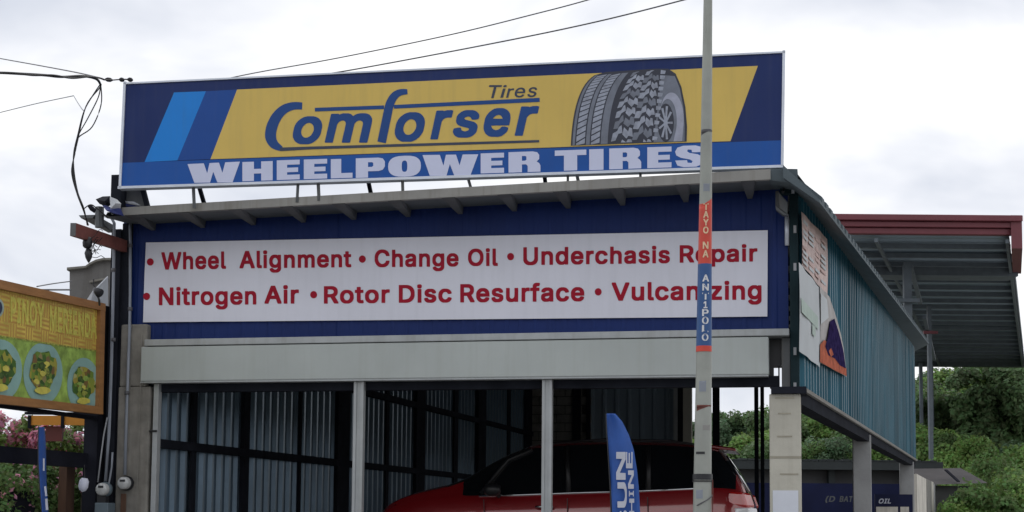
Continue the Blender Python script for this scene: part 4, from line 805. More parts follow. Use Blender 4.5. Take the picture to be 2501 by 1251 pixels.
for j in range(nz_ + 1):
    for i in range(nx + 1):
        u, v = i / nx, j / nz_; x, y = banner_pt(u, v); q = F.at(x, y, BD)
        vs.append(F.pt(q[0], q[1], sheet_d(u, v)))
mb = MB(); mb.add(vs, [(j * (nx + 1) + i, (j + 1) * (nx + 1) + i, (j + 1) * (nx + 1) + i + 1, j * (nx + 1) + i + 1) for j in range(nz_) for i in range(nx)])
mb.build('sheet', M['banner'], bn, True)
words = [('Wheel', 394, 552, 616, 659, 614, 657), ('Alignment', 585, 858, 613, 656, 611, 653), ('Change', 915, 1120, 610, 653, 609, 651), ('Oil', 1143, 1216, 608, 650, 607, 650), ('Underchasis', 1278, 1636, 604, 648, 601, 643), ('Repair', 1660, 1850, 599, 642, 597, 639),
         ('Nitrogen', 388, 626, 702, 746, 701, 744), ('Air', 646, 730, 698, 742, 697, 742), ('Rotor', 791, 952, 699, 742, 697, 740), ('Disc', 974, 1103, 696, 740, 695, 739), ('Resurface', 1124, 1427, 694, 739, 691, 736), ('Vulcanizing', 1494, 1860, 690, 735, 686, 732)]
for w in words:
    mb = MB(); lettering(mb, F, banner_d, *w[:3], w[3], w[4], w[5], w[6], 'bold', 0, 1.0); mb.build('lettering', M['banner_red'], bn)
for (x, y) in ((367, 640), (885, 633), (1247, 627), (358, 724), (766, 720), (1461, 713)):
    mb = MB(); pxflat(mb, F, banner_d(x, y), blob(x, y, 8.5, 9, 18)); mb.build('bullet', M['banner_red'], bn)

# ------------------------------------------------------------ posters on the teal wall
def poster(name, m, pts, d, label, n=14, curl=None, extra=()):
    o = empty(name, RW.pt(*RW.at(*pts[3], d), d), label, 'poster', 'torn posters on the teal wall')
    tl, tr, br, bl = pts; vs = []
    for j in range(n + 1):
        for i in range(n + 1):
            u, v = i / n, j / n; x = lerp(lerp(tl[0], tr[0], u), lerp(bl[0], br[0], u), v); y = lerp(lerp(tl[1], tr[1], u), lerp(bl[1], br[1], u), v)
            if curl: x += curl(u, v)
            q = RW.at(x, y, d); vs.append(RW.pt(q[0], q[1], d + .006 * math.sin(u * 12 + v * 4)))
    mb = MB(); mb.add(vs, [(j * (n + 1) + i, (j + 1) * (n + 1) + i, (j + 1) * (n + 1) + i + 1, j * (n + 1) + i + 1) for j in range(n) for i in range(n)])
    mb.build('sheet', m, o, True); return o
DP = .062
po1 = poster('poster', M['poster_pink'], [(1957, 517), (2021, 584), (2021, 724), (1960, 648)], DP, 'faded pink poster highest on the teal side wall')
for k in range(9):
    for j in range(4):
        if random.random() < .25: continue
        u0, v0 = .08 + j * .23, .10 + k * .095; x = lerp(1957, 2021, u0); y = lerp(517, 648, v0) + (584 - 517) * u0; h = 7
        dx, dy = 11, 11.5; mb = MB(); pxflat(mb, RW, DP + .01, [(x, y), (x + dx, y + dy), (x + dx, y + dy + h), (x, y + h)]); mb.build('print_patch', M['poster_ink'] if random.random() < .4 else M['poster_white'], po1)
po2 = poster('poster', M['poster_white'], [(1951, 641), (2001, 702), (2003, 898), (1953, 858)], DP + .012, 'white poster with pale green patches below the pink one')
for p_ in ([(1957, 727), (1998, 774), (1999, 806), (1958, 762)], [(1984, 792), (1992, 799), (1992, 824), (1984, 816)]):
    mb = MB(); pxflat(mb, RW, DP + .024, p_); mb.build('green_print', M['poster_green'], po2)
po3 = poster('poster', M['poster_fire'], [(2002, 700), (2026, 724), (2068, 921), (2003, 886)], DP + .018, 'orange and purple poster curling away from the teal wall', curl=lambda u, v: u * 7 * math.sin(math.pi * v))

for nm, mm, pts, k_ in (('red_print', 'poster_flame', [(2003, 842), (2014, 830), (2030, 848), (2045, 872), (2067, 900), (2068, 919), (2036, 903), (2003, 884)], .010),
                    ('dark_print', 'poster_night', [(2027, 786), (2038, 778), (2049, 812), (2060, 856), (2066, 900), (2052, 893), (2040, 876), (2024, 868), (2016, 846), (2022, 822)], .014),
                    ('red_print', 'poster_flame', [(2024, 858), (2030, 850), (2036, 866), (2030, 872)], .018), ('pale_print', 'poster_white', [(2005, 716), (2020, 732), (2024, 776), (2005, 792)], .010)):
    mb = MB(); pxflat(mb, RW, DP + .018 + k_, pts); mb.build(nm, M[mm], po3)
# ------------------------------------------------------------ small fittings on the front
fl = empty('floodlight', F.pt(*F.at(1900, 500, .3), .3), 'small grey floodlight under the right end of the eave', 'lamp')
mb = MB(); q = F.poly([(1901, 467), (1925, 495), (1923, 525), (1903, 510)], .34); mb.prism(F, q, .26, .34); mb.build('lamp_face', M['grey_steel'], fl, bevel=.01)
mb = MB(); q = F.poly([(1894, 468), (1902, 466), (1903, 512), (1894, 503)], .32); mb.prism(F, q, .22, .33); mb.build('lamp_housing', M['black_plastic'], fl)
mb = MB(); q = F.poly([(1894, 503), (1904, 511), (1924, 526), (1912, 524), (1895, 511)], .355); mb.prism(F, q, .26, .355); mb.build('visor', M['grey_steel'], fl)
mb = MB(); mb.tube([F.pt(*F.at(1912, 470, .3), .3), F.pt(*F.at(1916, 455, .12), .10)], .015); mb.build('bracket', M['black_plastic'], fl)
def pipe(name, pts, r, m, label, fr=F, d=.3, cat='pipe', group=None, clips=()):
    P3 = [fr.pt(*fr.at(x, y, dd), dd) for x, y, dd in pts]
    o = empty(name, P3[-1], label, cat, group)
    mb = MB(); mb.tube(P3, r, 10); mb.build('pipe_run' if cat == 'pipe' else 'cable_run', m, o, True)
    for (x, y, dd) in clips:
        p = fr.pt(*fr.at(x, y, dd), dd); mb = MB(); mb.tube([p - Vector((0, 0, .02)), p + Vector((0, 0, .02))], r * 1.5, 10); mb.build('coupling', M['cable_grey'], o, True)
    return o
pipe('conduit', [(318, 545, .06), (318, 700, .06), (317, 790, .07), (317, 800, .13), (309, 1000, .13), (305, 1160, .13)], .018, M['pvc'], 'grey conduit running down the concrete column to the right meter', clips=((318, 600, .06), (318, 755, .06), (310, 960, .13)), group='grey conduits at the left corner')
pipe('conduit', [(262, 530, .2), (272, 532, .2), (279, 545, .2), (277, 700, .2), (272, 900, .2), (266, 1060, .2), (258, 1175, .22)], .018, M['pvc'], 'grey conduit bent at its top running down the dark corner post', clips=((277, 660, .2), (277, 830, .2)), group='grey conduits at the left corner')
pipe('conduit', [(262, 1020, .22), (254, 1060, .24), (246, 1120, .26), (239, 1178, .28)], .008, M['wire_pale'], 'thin pale service wire slanting down to the left meter', cat='cable')
pipe('conduit', [(275, 1105, .27), (273, 1140, .27), (268, 1170, .27), (264, 1190, .27)], .010, M['pvc'], 'short pale pipe between the two electric meters', group='grey conduits at the left corner')
pipe('conduit', [(1922, 524, .05), (1922, 600, .05)], .024, M['frame_white'], 'short white pipe on the right edge of the blue front')
for k, (mx_, my_, d_, lab) in enumerate(((248, 1195, .34, 'round electric meter over a grey box beside the corner post'), (301, 1180, .20, 'round electric meter on the rough concrete column'))):
    c = F.pt(*F.at(mx_, my_, d_), d_ - .09); o = empty('electric_meter', c, lab, 'meter', 'electric meters at the left corner')
    mb = MB(); mb.lathe(c, F.n, [(-.02, .0), (-.02, .082), (.02, .085), (.04, .074)], 24); mb.build('meter_base', M['black_plastic'] if k else M['meter_box'], o, True)
    mb = MB(); mb.lathe(c, F.n, [(.04, .072), (.10, .070), (.115, .055), (.118, 0)], 24); mb.build('meter_cover', M['meter_glass'], o, True)
    q = F.at(mx_ - 2, my_ - 6, d_ + .03); mb = MB(); mb.box(F, q[0] - .032, q[0] + .032, q[1] - .012, q[1] + .012, d_ + .029, d_ + .034); mb.build('dial_window', M['black_plastic'], o)
    if k == 0:
        q0 = F.at(233, 1228, d_); q1 = F.at(266, 1228, d_); mb = MB(); mb.box(F, q0[0], q1[0], q0[1] - .5, q0[1], d_ - .16, d_ + .02); mb.build('meter_box', M['meter_box'], o, bevel=.01)
        mb = MB(); q0 = F.at(237, 1210, d_ - .05); q1 = F.at(258, 1210, d_ - .05); mb.box(F, q0[0], q1[0], F.at(240, 1228, d_)[1], F.at(240, 1206, d_)[1], d_ - .14, d_ - .05); mb.build('terminal_block', M['black_plastic'], o)
    else:
        q0 = F.at(296, 1206, .12); mb = MB(); mb.box(F, q0[0], q0[0] + .06, q0[1] - .35, q0[1], .105, .125); mb.build('backing_board', M['wood_post'], o)
# red-brown service bracket sticking out towards the street
XB = Frame(F.pt(F.at(317, 600)[0], 0), (-LW.u.x, -LW.u.y)); XB.n = LW.n.copy()
q0 = XB.at(186, 545); q1 = XB.at(186, 577); q2 = XB.at(317, 590); q3 = XB.at(311, 616)
br = empty('service_bracket', F.pt(F.at(317, 600)[0], q3[1]), 'rust red steel channel jutting out from the left corner post', 'bracket')
zc = (q2[1] + q3[1]) / 2; zt1, zb1 = (q0[1] + q2[1]) / 2, (q1[1] + q3[1]) / 2
mb = MB(); p = []
for (s_, z, d) in ((0, q3[1], 0), (q0[0], q1[1], 0), (q0[0], q1[1], -.06), (0, q3[1], -.06), (0, q2[1], 0), (q0[0], q0[1], 0), (q0[0], q0[1], -.06), (0, q2[1], -.06)): p.append(XB.o + XB.u * s_ + LW.n * d + Vector((0, 0, z)))
mb.hexa(p); mb.build('channel', M['rust_beam'], br)
e0 = XB.o + XB.u * (q0[0] + .004) + Vector((0, 0, q1[1])); mb = MB(); mb.hexa([e0, e0 + Vector((-.06, 0, 0)), e0 + Vector((-.06, .01, 0)), e0 + Vector((0, .01, 0)), e0 + Vector((0, 0, q0[1] - q1[1])), e0 + Vector((-.06, 0, q0[1] - q1[1])), e0 + Vector((-.06, .01, q0[1] - q1[1])), e0 + Vector((0, .01, q0[1] - q1[1]))])
mb.build('end_plate', M['grey_steel'], br)
print('bracket len', q0[0], q0, q1, q2, q3)
YB = (XB.o + XB.u * q0[0] * .75).y
ins = empty('insulator_cluster', P(214, 600, YB), 'black insulators and cable ends hanging under the red-brown bracket', 'insulator')
mb = MB(); mb.lathe(P(214, 580, YB), (0, 0, -1), [(0, 0), (.0, .04), (.06, .055), (.10, .05), (.12, .03), (.13, 0)], 12); mb.build('insulator', M['black_plastic'], ins, True)
mb = MB(); mb.lathe(P(216, 608, YB), (0.05, 0, -1), [(0, 0), (.0, .025), (.05, .045), (.10, .035), (.14, .015), (.16, 0)], 12); mb.build('insulator', M['black_plastic'], ins, True)
for k in range(12):
    x, y = 218 + random.uniform(-10, 6), random.uniform(580, 620); pts = [P(x, y, YB)]
    for j in range(5): x += random.uniform(1, 11); y += random.uniform(-13, 12); pts.append(P(x, min(630, y), YB + random.uniform(-.05, .1)))
    mb = MB(); mb.tube(pts, .004, 5); mb.build('wire_end', M['cable'], ins)

# crumpled blue and white tarpaulin at the left end of the eave
tp = empty('tarpaulin_scrap', P(250, 510, 16.2), 'crumpled dark blue and white tarpaulin caught at the left end of the eave', 'tarpaulin')
def scrap(name, pts, m, Y, dy=.25):
    mb = MB(); n = len(pts); c = (sum(p[0] for p in pts) / n, sum(p[1] for p in pts) / n)
    vs = [P(x, y, Y + random.uniform(-dy, dy) * .4) for x, y in pts] + [P(c[0], c[1], Y - dy * .4)]
    mb.add(vs, [(i, (i + 1) % n, n) for i in range(n)]); o = mb.build(name, m, tp)
    sm = o.modifiers.new('solid', 'SOLIDIFY'); sm.thickness = .015
scrap('dark_flap', [(236, 489), (252, 483), (268, 482), (276, 500), (262, 502), (246, 497)], M['dark_board'], 16.1)
scrap('white_flap', [(268, 483), (284, 490), (293, 498), (292, 508), (270, 508)], M['tarp'], 16.05)
scrap('blue_flap', [(250, 500), (270, 506), (292, 510), (300, 528), (278, 522), (262, 516)], M['tarp_blue'], 16.1)
scrap('blue_flap', [(215, 503), (224, 502), (236, 512), (232, 519), (222, 512)], M['dark_board'], 16.0, .05)
scrap('white_strip', [(298, 489), (325, 495), (345, 500), (343, 504), (316, 499), (298, 493)], M['tarp'], 16.3, .05)
scrap('blue_strip', [(298, 495), (325, 500), (349, 505), (346, 508), (318, 506), (300, 503)], M['tarp_blue'], 16.32, .05)
mb = MB(); mb.tube([P(243, 506, 16.3), P(243, 556, 16.3)], .05, 8); mb.build('junction_box', M['grey_steel'], tp)

# ------------------------------------------------------------ overhead cables
def cable(pts, r, m, label, group='overhead cables', name='cable', sub=6):
    ext = pts[0][0] < -50
    # Catmull-Rom through (px, py, Y)
    V = [P(*p) for p in pts]; out = []
    if ext:
        dv = (V[0] - V[1]).normalized(); V[0:0] = [V[0] + dv * 14, V[0] + dv * 1.0, V[0] + dv * .4]
    for i in range(len(V) - 1):
        p0 = V[max(i - 1, 0)]; p1 = V[i]; p2 = V[i + 1]; p3 = V[min(i + 2, len(V) - 1)]
        for k in range(sub):
            t = k / sub; out.append(.5 * ((2 * p1) + (p2 - p0) * t + (2 * p0 - 5 * p1 + 4 * p2 - p3) * t * t + (3 * p1 - p0 - 3 * p2 + p3) * t ** 3))
    out.append(V[-1]); mb = MB(); mb.tube(out, r, 6)
    o = mb.build(name, m, None, True); tag(o, label, 'cable', group); return o
cable([(-60, 178, 14), (0, 178, 14.3), (60, 181, 14.5), (110, 184, 14.7), (150, 188, 14.9), (200, 186, 15.2), (235, 193, 15.4), (246, 208, 15.5)], .014, M['cable'], 'thick black cable coming in from the left at the height of the sign top')
cable([(-60, 181, 14.05), (20, 178, 14.35), (80, 184, 14.55), (130, 184, 14.75), (175, 191, 15.0), (215, 188, 15.2), (240, 190, 15.45), (255, 195, 15.6)], .010, M['cable'], 'black cable twisted with the thick one left of the sign')
for k, (b, c) in enumerate((((232, 225), (206, 270)), ((240, 238), (214, 290)), ((247, 255), (225, 310)), ((243, 215), (210, 260)))):
    cable([(246, 205, 15.5), (b[0], b[1], 15.5), (c[0], c[1], 15.48), (190, 330 + 4 * k, 15.5), (180 + k, 375, 15.5), (181 - 2 * k, 420, 15.5), (190 - k, 470, 15.5), (205 - k, 510, 15.5), (213 + k, 550, YB)], .0065, M['cable'], ['leftmost strand', 'second strand', 'outermost strand', 'inner strand'][k] + ' of the cable loop hanging left of the sign down to the bracket', 'hanging cable loop left of the sign')
cable([(205, 510, 15.5), (222, 500, 15.6), (240, 512, 15.8), (262, 530, 16.2)], .006, M['cable'], 'thin cable from the hanging loop to the eave corner')
cable([(-60, 131, 30), (0, 143, 28), (100, 161, 25), (190, 178, 22), (250, 192, 20)], .010, M['cable_grey'], 'thin grey cable above the thick one at the far left')
cable([(-60, 290, 24), (0, 275, 24), (90, 253, 23), (180, 234, 22)], .007, M['wire_pale'], 'very thin pale wire crossing the sky below the thick cable at left')
cable([(180, 234, 22), (188, 248, 20), (200, 266, 17), (206, 272, 15.5)], .006, M['wire_pale'], 'thin pale wire dropping to the hanging cable loop')
cable([(255, 195, 15.6), (270, 196, 15.7), (300, 194, 15.9), (322, 195, 16)], .008, M['cable'], 'short black cable tied to the top left corner of the sign')
o = empty('strain_insulator', P(285, 195, 15.75), 'pair of dark cable grips at the top left corner of the sign', 'insulator')
for x0, x1 in ((257, 275), (292, 303), (312, 324)):
    mb = MB(); a = P(x0, 194, 15.75); b = P(x1, 196, 15.8); mb.lathe(a, b - a, [(0, 0), (.0, .012), ((b - a).length * .3, .024), ((b - a).length * .7, .024), ((b - a).length, .010), ((b - a).length, 0)], 10); mb.build('grip', M['cable'], o, True)
cable([(430, 225, 30), (540, 196, 30), (640, 175, 30), (830, 141, 29), (1100, 85, 27.5), (1300, 36, 26.5), (1450, -4, 26), (1700, -80, 25), (2600, -400, 22)], .011, M['cable_grey'], 'upper of the two long wires crossing the sky above the sign')
cable([(500, 232, 28), (700, 196, 27), (870, 169, 27), (1200, 107, 25.5), (1450, 55, 24.5), (1670, 0, 24), (1850, -50, 23), (2700, -330, 20)], .012, M['cable_grey'], 'lower of the two long wires crossing the sky above the sign')
cable([(90, 700, 24), (130, 693, 25), (175, 687, 26)], .010, M['cable_grey'], 'thin wire just above the orange stall sign')
cable([(60, 708, 24), (130, 708, 25), (172, 708, 26)], .016, M['cable_grey'], 'thin rail leading to the grey building above the stall sign', name='rail_wire')

# ------------------------------------------------------------ street pole
PY = 9.3
top, bot = P(1729.5, -40, PY), P(1715, 1251, PY)
dirp = (bot - top).normalized(); 
kk = FPX / PY
pole = empty('street_pole', bot + dirp * ((bot.z - .1) / -dirp.z), 'tall grey tapered street pole with red and blue stickers in front of the shop', 'pole')
foot = bot + dirp * ((bot.z - .1) / -dirp.z)
def pole_at(py):
    a = P(1700, py, PY).z; t = (a - top.z) / dirp.z; c = top + dirp * t
    w = lerp(22, 45, (py) / 1251); return c, w / kk / 2
mb = MB(); rings = []
pts = []; NP = 16
yys = [-400, -40, 100, 300, 420, 421, 600, 860, 1000, 1160, 1251]
prof = [(y, lerp(11, 22.6, min(1.3, max(-.2, y / 1251))) * (1.0)) for y in yys]
vs = []
n = 24
for y, w in prof:
    c, r_ = pole_at(y); r_ = w / kk
    vs += [c + Vector((math.cos(2 * math.pi * j / n) * r_, math.sin(2 * math.pi * j / n) * r_, 0)) for j in range(n)]
c, r_ = foot, 26 / kk
vs += [c + Vector((math.cos(2 * math.pi * j / n) * r_, math.sin(2 * math.pi * j / n) * r_, 0)) for j in range(n)]
m_ = len(prof) + 1
mb.add(vs, [(i * n + j, (i + 1) * n + j, (i + 1) * n + (j + 1) % n, i * n + (j + 1) % n) for i in range(m_ - 1) for j in range(n)]); mb.build('shaft', M['pole'], pole, True)
def wrap(name, y0, y1, m, a0, a1, lift=.0015, parent=pole, ragged=0):
    ny, na = 12, 18; vs = []
    for j in range(ny + 1):
        y = lerp(y0, y1, j / ny); c, _ = pole_at(y); r_ = lerp(11, 22.6, y / 1251) / kk + lift
        for i in range(na + 1):
            a = math.radians(lerp(a0, a1, i / na)); dz = 0
            if ragged and j == 0: dz = -ragged * (1 - i / na) * .08
            vs.append(c + Vector((math.sin(a) * r_, -math.cos(a) * r_, dz)))
    mb = MB(); mb.add(vs, [(j * (na + 1) + i, (j + 1) * (na + 1) + i, (j + 1) * (na + 1) + i + 1, j * (na + 1) + i + 1) for j in range(ny) for i in range(na)]); return mb.build(name, m, parent, True)
st1 = wrap('red_sticker', 486, 655, M['sticker_red'], -85, 62, ragged=.9)
st2 = wrap('blue_sticker', 646, 848, M['sticker_blue'], -85, 62, .0022)
wrap('red_sticker_end', 846, 860, M['sticker_red'], -85, 62, .003)
def pole_letter(ch, yc, h, m, parent, wpx=15, xoff=0):
    vs, fs = text_shape(ch); a = min(v[0] for v in vs); b = max(v[0] for v in vs)
    ws = wpx * (.45 if ch in 'I' else .6 if ch == '1' else 1); out = []
    for x, y in vs:
        u = (x - a) / (b - a) - .5; py = yc + h / 2 - h * y / CAP; c, _ = pole_at(py); r_ = lerp(11, 22.6, py / 1251) / kk + .0038
        sx = (u * ws + xoff) / kk; an = math.asin(max(-.95, min(.95, sx / r_))); out.append(c + Vector((math.sin(an) * r_, -math.cos(an) * r_, 0)))
    mb = MB(); mb.add(out, fs); mb.build('letter', m, parent)
for ch, y in zip('TAYO', (508, 527, 546, 565)): pole_letter(ch, y, 15, M['yellow_ink'], st1, 13, -1)
for ch, y in zip('NA', (602, 623)): pole_letter(ch, y, 16, M['yellow_ink'], st1, 14, -1)
for ch, y in zip('ANT1POLO', (682, 704, 726, 747, 766, 785, 805, 826)): pole_letter(ch, y, 15.5, M['white_ink'], st2, 16, 0)
def ring(y0, y1, m, name, lift=.004):
    return wrap(name, y0, y1, m, -180, 180, lift)
ring(1158, 1172, M['black_plastic'], 'strap', .006); ring(1174, 1177, M['cable'], 'tie_wire', .008)
for (y0, y1, a0, a1, mm) in ((930, 958, -40, 10, 'pvc'), (1038, 1052, -10, 45, 'fascia'), (990, 994, -60, 60, 'rust_beam'), (450, 470, -30, 30, 'pvc'), (318, 324, -70, 70, 'cable_grey'), (1195, 1218, -50, -5, 'pvc')): wrap('sticker_remain', y0, y1, M[mm], a0, a1, .0012, ragged=.5)
w_ = wrap('label_tape', 1104, 1110, M['black_plastic'], -55, 5, .003)
mb = MB(); pts = []
for k in range(13):
    a = math.radians(-40 + k * 10); y = 1235 - k * 2.2; c, _ = pole_at(y); r_ = lerp(11, 22.6, y / 1251) / kk + .004; pts.append(c + Vector((math.sin(a) * r_, -math.cos(a) * r_, 0)))
mb.tube(pts, .0035, 6); mb.build('tie_wire', M['cable_grey'], pole)
mb = MB(); pts = [pole_at(1172)[0] + Vector((pole_at(1172)[1] + .004, -.02, 0)), pole_at(1195)[0] + Vector((pole_at(1195)[1] + .006, -.02, 0)), pole_at(1251)[0] + Vector((pole_at(1251)[1] + .004, -.02, 0))]
mb.tube(pts, .0035, 6); mb.build('tie_wire', M['rust_beam'], pole)

# ------------------------------------------------------------ feather flags
def feather(name, outline_l, outline_r, Y, label, zbase, tilt=0.0):
    o = empty(name, P(outline_l[-1][0], outline_l[-1][1], Y) * 1.0, label, 'flag', 'blue feather flags in front of the shops')
    vs = []; n = 30; m = 8
    def samp(L_, t):
        y0, y1 = L_[0][1], L_[-1][1]; y = lerp(y0, y1, t)
        for (xa, ya), (xb, yb) in zip(L_, L_[1:]):
            if ya <= y <= yb: return (lerp(xa, xb, (y - ya) / (yb - ya)), y)
        return (L_[-1][0], y)
    for j in range(n + 1):
        t = (j / n) ** 1.4; l, r = samp(outline_l, t), samp(outline_r, t)
        for i in range(m + 1):
            u = i / m; vs.append(P(lerp(l[0], r[0], u), lerp(l[1], r[1], u), Y + .03 * math.sin(u * 6 + t * 9) * (1 - .4 * t) + tilt * u))
    mb = MB(); mb.add(vs, [(j * (m + 1) + i, (j + 1) * (m + 1) + i, (j + 1) * (m + 1) + i + 1, j * (m + 1) + i + 1) for j in range(n) for i in range(m)])
    f_ = mb.build('cloth', M['flag_blue'], o, True); sm = f_.modifiers.new('solid', 'SOLIDIFY'); sm.thickness = .004
    a = [P(x, y, Y) + Vector((-.008, 0, 0)) for x, y in outline_l]; mb = MB(); mb.tube([Vector((a[-1].x, a[-1].y, zbase))] + a[::-1], .010, 8, .004); mb.build('flag_pole', M['black_plastic'], o, True)
    mb = MB(); b_ = Vector((a[-1].x, a[-1].y, zbase)); mb.box(Frame((b_.x - .2, b_.y), (1, 0)), 0, .4, zbase - .02, zbase + .04, -.2, .2); mb.build('flag_base', M['black_plastic'], o)
    return o
Yf = 14.0
f1 = feather('feather_flag', [(1482, 1010), (1484, 1060), (1488, 1120), (1493, 1200), (1495, 1251), (1500, 1500)], [(1503, 1010.5), (1520, 1030), (1536, 1062), (1548, 1098), (1556, 1150), (1561, 1210), (1563, 1251), (1560, 1500)], Yf, 'wide blue feather flag with sideways white lettering in front of the red car', ground_z(0, Yf))
FF = Frame((P(1500, 1200, Yf).x, Yf - .045), (1, 0))
def side_text(ch, x0, x1, ytop, ybot, parent, off='bold'):   # letter turned a quarter turn, reading upwards
    vs, fs = text_shape(ch, off); ax, bx_ = min(v[0] for v in vs), max(v[0] for v in vs); ay, by_ = min(v[1] for v in vs), max(v[1] for v in vs); out = []
    for x, y in vs:
        u = (x - ax) / (bx_ - ax); v = (y - ay) / (by_ - ay); px = lerp(x1, x0, v); py = lerp(ybot, ytop, u); out.append(FF.pt(*FF.at(px, py)))
    mb = MB(); mb.add(out, fs); mb.build('letter', M['cloth_white'], parent)
for ch, x0, x1, a, b in (('N', 1505, 1528, 1104, 1172), ('U', 1508, 1531, 1178, 1240), ('S', 1510, 1534, 1247, 1310)): side_text(ch, x0, x1, a, b, f1)
for ch, x0, x1, a, b in (('E', 1529, 1545, 1104, 1144), ('N', 1534, 1548, 1149, 1194), ('I', 1536, 1548, 1199, 1213), ('H', 1537, 1549, 1218, 1258), ('S', 1538, 1550, 1264, 1300)): side_text(ch, x0, x1, a, b, f1)
Yg = 15.0
f2 = feather('feather_flag', [(96, 1043), (95, 1080), (95, 1130), (98, 1180), (104, 1251), (108, 1480)], [(109, 1043.5), (112, 1080), (113, 1130), (114, 1180), (118, 1251), (122, 1480)], Yg, 'narrow blue feather flag seen nearly edge on below the orange stall sign', ground_z(0, Yg), .3)
FF = Frame((0, Yg - .04), (1, 0))
mb = MB()
for (x0, y0, x1, y1, w) in ((107, 1120, 107, 1150, 4), (110, 1188, 113, 1212, 5), (113, 1218, 115, 1246, 6)): strip(mb, FF, 0, [(x0, y0), (x1, y1)], w)
mb.build('print', M['cloth_white'], f2)

# ------------------------------------------------------------ the red car
CF = Frame(P(1846, 1265, 17.9), (F.u.x, F.u.y)); ppm = FPX / 17.9
# use the same heading as the front; station 0 = tail end, negative s towards the nose
Lc_ = 4.75; s_tail = CF.at(1842, 1240)[0]
car = empty('parked_car', CF.pt(s_tail - Lc_ / 2, FZ + .03, -.9), 'red people carrier with black windows parked side-on inside the shop opening', 'car')
print('car nose px check', CF.at(915, 1251), s_tail)
# stations x (0 nose..Lc_), sill z, shoulder z, belt z, roof z, half width body, half width roof
st = [(-0.12, .45, .60, .72, .76, .50, .35), (-.06, .30, .66, .87, .92, .74, .60), (.12, .24, .72, .97, 1.07, .85, .70), (.45, .22, .78, 1.05, 1.19, .90, .74), (.85, .22, .82, 1.09, 1.28, .91, .74),
      (1.08, .22, .84, 1.10, 1.36, .915, .72), (1.32, .22, .85, 1.12, 1.51, .915, .69), (1.60, .22, .86, 1.13, 1.67, .915, .66), (1.90, .22, .87, 1.14, 1.78, .915, .64), (2.3, .22, .87, 1.16, 1.83, .915, .635), (2.9, .22, .88, 1.18, 1.84, .915, .635),
      (3.5, .22, .88, 1.20, 1.835, .91, .63), (4.0, .24, .88, 1.22, 1.81, .90, .62), (4.30, .28, .88, 1.23, 1.75, .88, .60), (4.52, .32, .86, 1.21, 1.48, .85, .60), (4.66, .38, .84, 1.10, 1.20, .81, .62), (4.75, .45, .78, .95, .99, .70, .55)]
def cpt(x, z, y): return CF.pt(s_tail - Lc_ + x, FZ + .03 + z, y - .95)
rings = []
for (x, a, b, c, r, w, wr) in st:
    ym = lambda t: t
    half = [(0, a), (w * .88, a), (w * .985, a + .12), (w, lerp(a, b, .55)), (w * .998, b), (w * .905, c), (w * .895, c + .012 if r - c > .03 else c + .006), (lerp(w * .89, wr, .52), lerp(c, r, .52)), (wr + .02, r - .055 if r - c > .15 else lerp(c, r, .8)), (wr - .07, r - .012 if r - c > .15 else lerp(c, r, .92)), (wr * .45, r + .012), (0, r + .018)]
    full = [(y, z) for y, z in half] + [(-y, z) for y, z in half[-2:0:-1]]
    rings.append([cpt(x, z, y) for y, z in full])
n = len(rings[0]); mb = MB(); mb.v = [v for R in rings for v in R]
fb, fg = [], []
nh = 12
def zone(j): return j if j < nh - 1 else n - 1 - j
for i in range(len(rings) - 1):
    for j in range(n):
        f_ = (i * n + j, i * n + (j + 1) % n, (i + 1) * n + (j + 1) % n, (i + 1) * n + j)
        z = zone(j); x0, x1 = st[i][0], st[i + 1][0]
        side_glass = z in (6, 7) and 1.05 < x0 and x1 < 4.6
        ws = z >= 8 and .84 < x0 and x1 < 1.95
        rg = z >= 8 and 4.29 < x0 and x1 < 4.7
        (fg if (side_glass or ws or rg) else fb).append(f_)
mb.f = fb + [list(range(n - 1, -1, -1)), [(len(rings) - 1) * n + j for j in range(n)]]
cb = mb.build('body', M['car_red'], car, True); sb = cb.modifiers.new('sub', 'SUBSURF'); sb.levels = 1; sb.render_levels = 2; sb.boundary_smooth = 'PRESERVE_CORNERS'
mb = MB(); mb.v = [v for R in rings for v in R]; mb.f = fg; gl = mb.build('windows', M['car_glass'], car, True); sb = gl.modifiers.new('sub', 'SUBSURF'); sb.levels = 1; sb.render_levels = 2; sb.boundary_smooth = 'PRESERVE_CORNERS'
def on_side(x, t, out=.006):   # point on the near side, t 0 belt .. 1 roof edge
    for k in range(len(st) - 1):
        if st[k][0] <= x <= st[k + 1][0]:
            u = (x - st[k][0]) / (st[k + 1][0] - st[k][0]); q = [lerp(p, r_, u) for p, r_ in zip(st[k], st[k + 1])]; break
    _, a, b, c, r, w, wr = q; z = lerp(c, r - .05, t)
    y = lerp(w * .90, lerp(w * .89, wr, .52), min(1, t / .55)) if t < .55 else lerp(lerp(w * .89, wr, .52), wr + .02, (t - .55) / .45)
    return cpt(x, z, y + out)
def sidebar(name, pts, r, m, parent=car, n_=6): mb = MB(); mb.tube([on_side(*p) for p in pts], r, n_); return mb.build(name, m, parent, True)
sidebar('window_pillar', [(2.45, 0, .0), (2.42, .5, .0), (2.40, .95, .0)], .035, M['car_black']); sidebar('window_pillar', [(3.45, 0, .0), (3.44, .5, .0), (3.43, .95, .0)], .035, M['car_black'])
sidebar('window_pillar', [(1.32, .1, .0), (1.65, .9, .005), (1.95, .97, .01)], .03, M['car_black'])
sidebar('window_frame', [(1.3, .02, .004), (1.8, .0, .006), (2.5, .0, .006), (3.3, .0, .006), (4.15, .02, .004)], .016, M['chrome'])
sidebar('roof_rail', [(2.1, 1.08, -.04), (2.9, 1.10, -.05), (3.7, 1.10, -.05), (4.1, 1.06, -.04)], .014, M['car_black'])
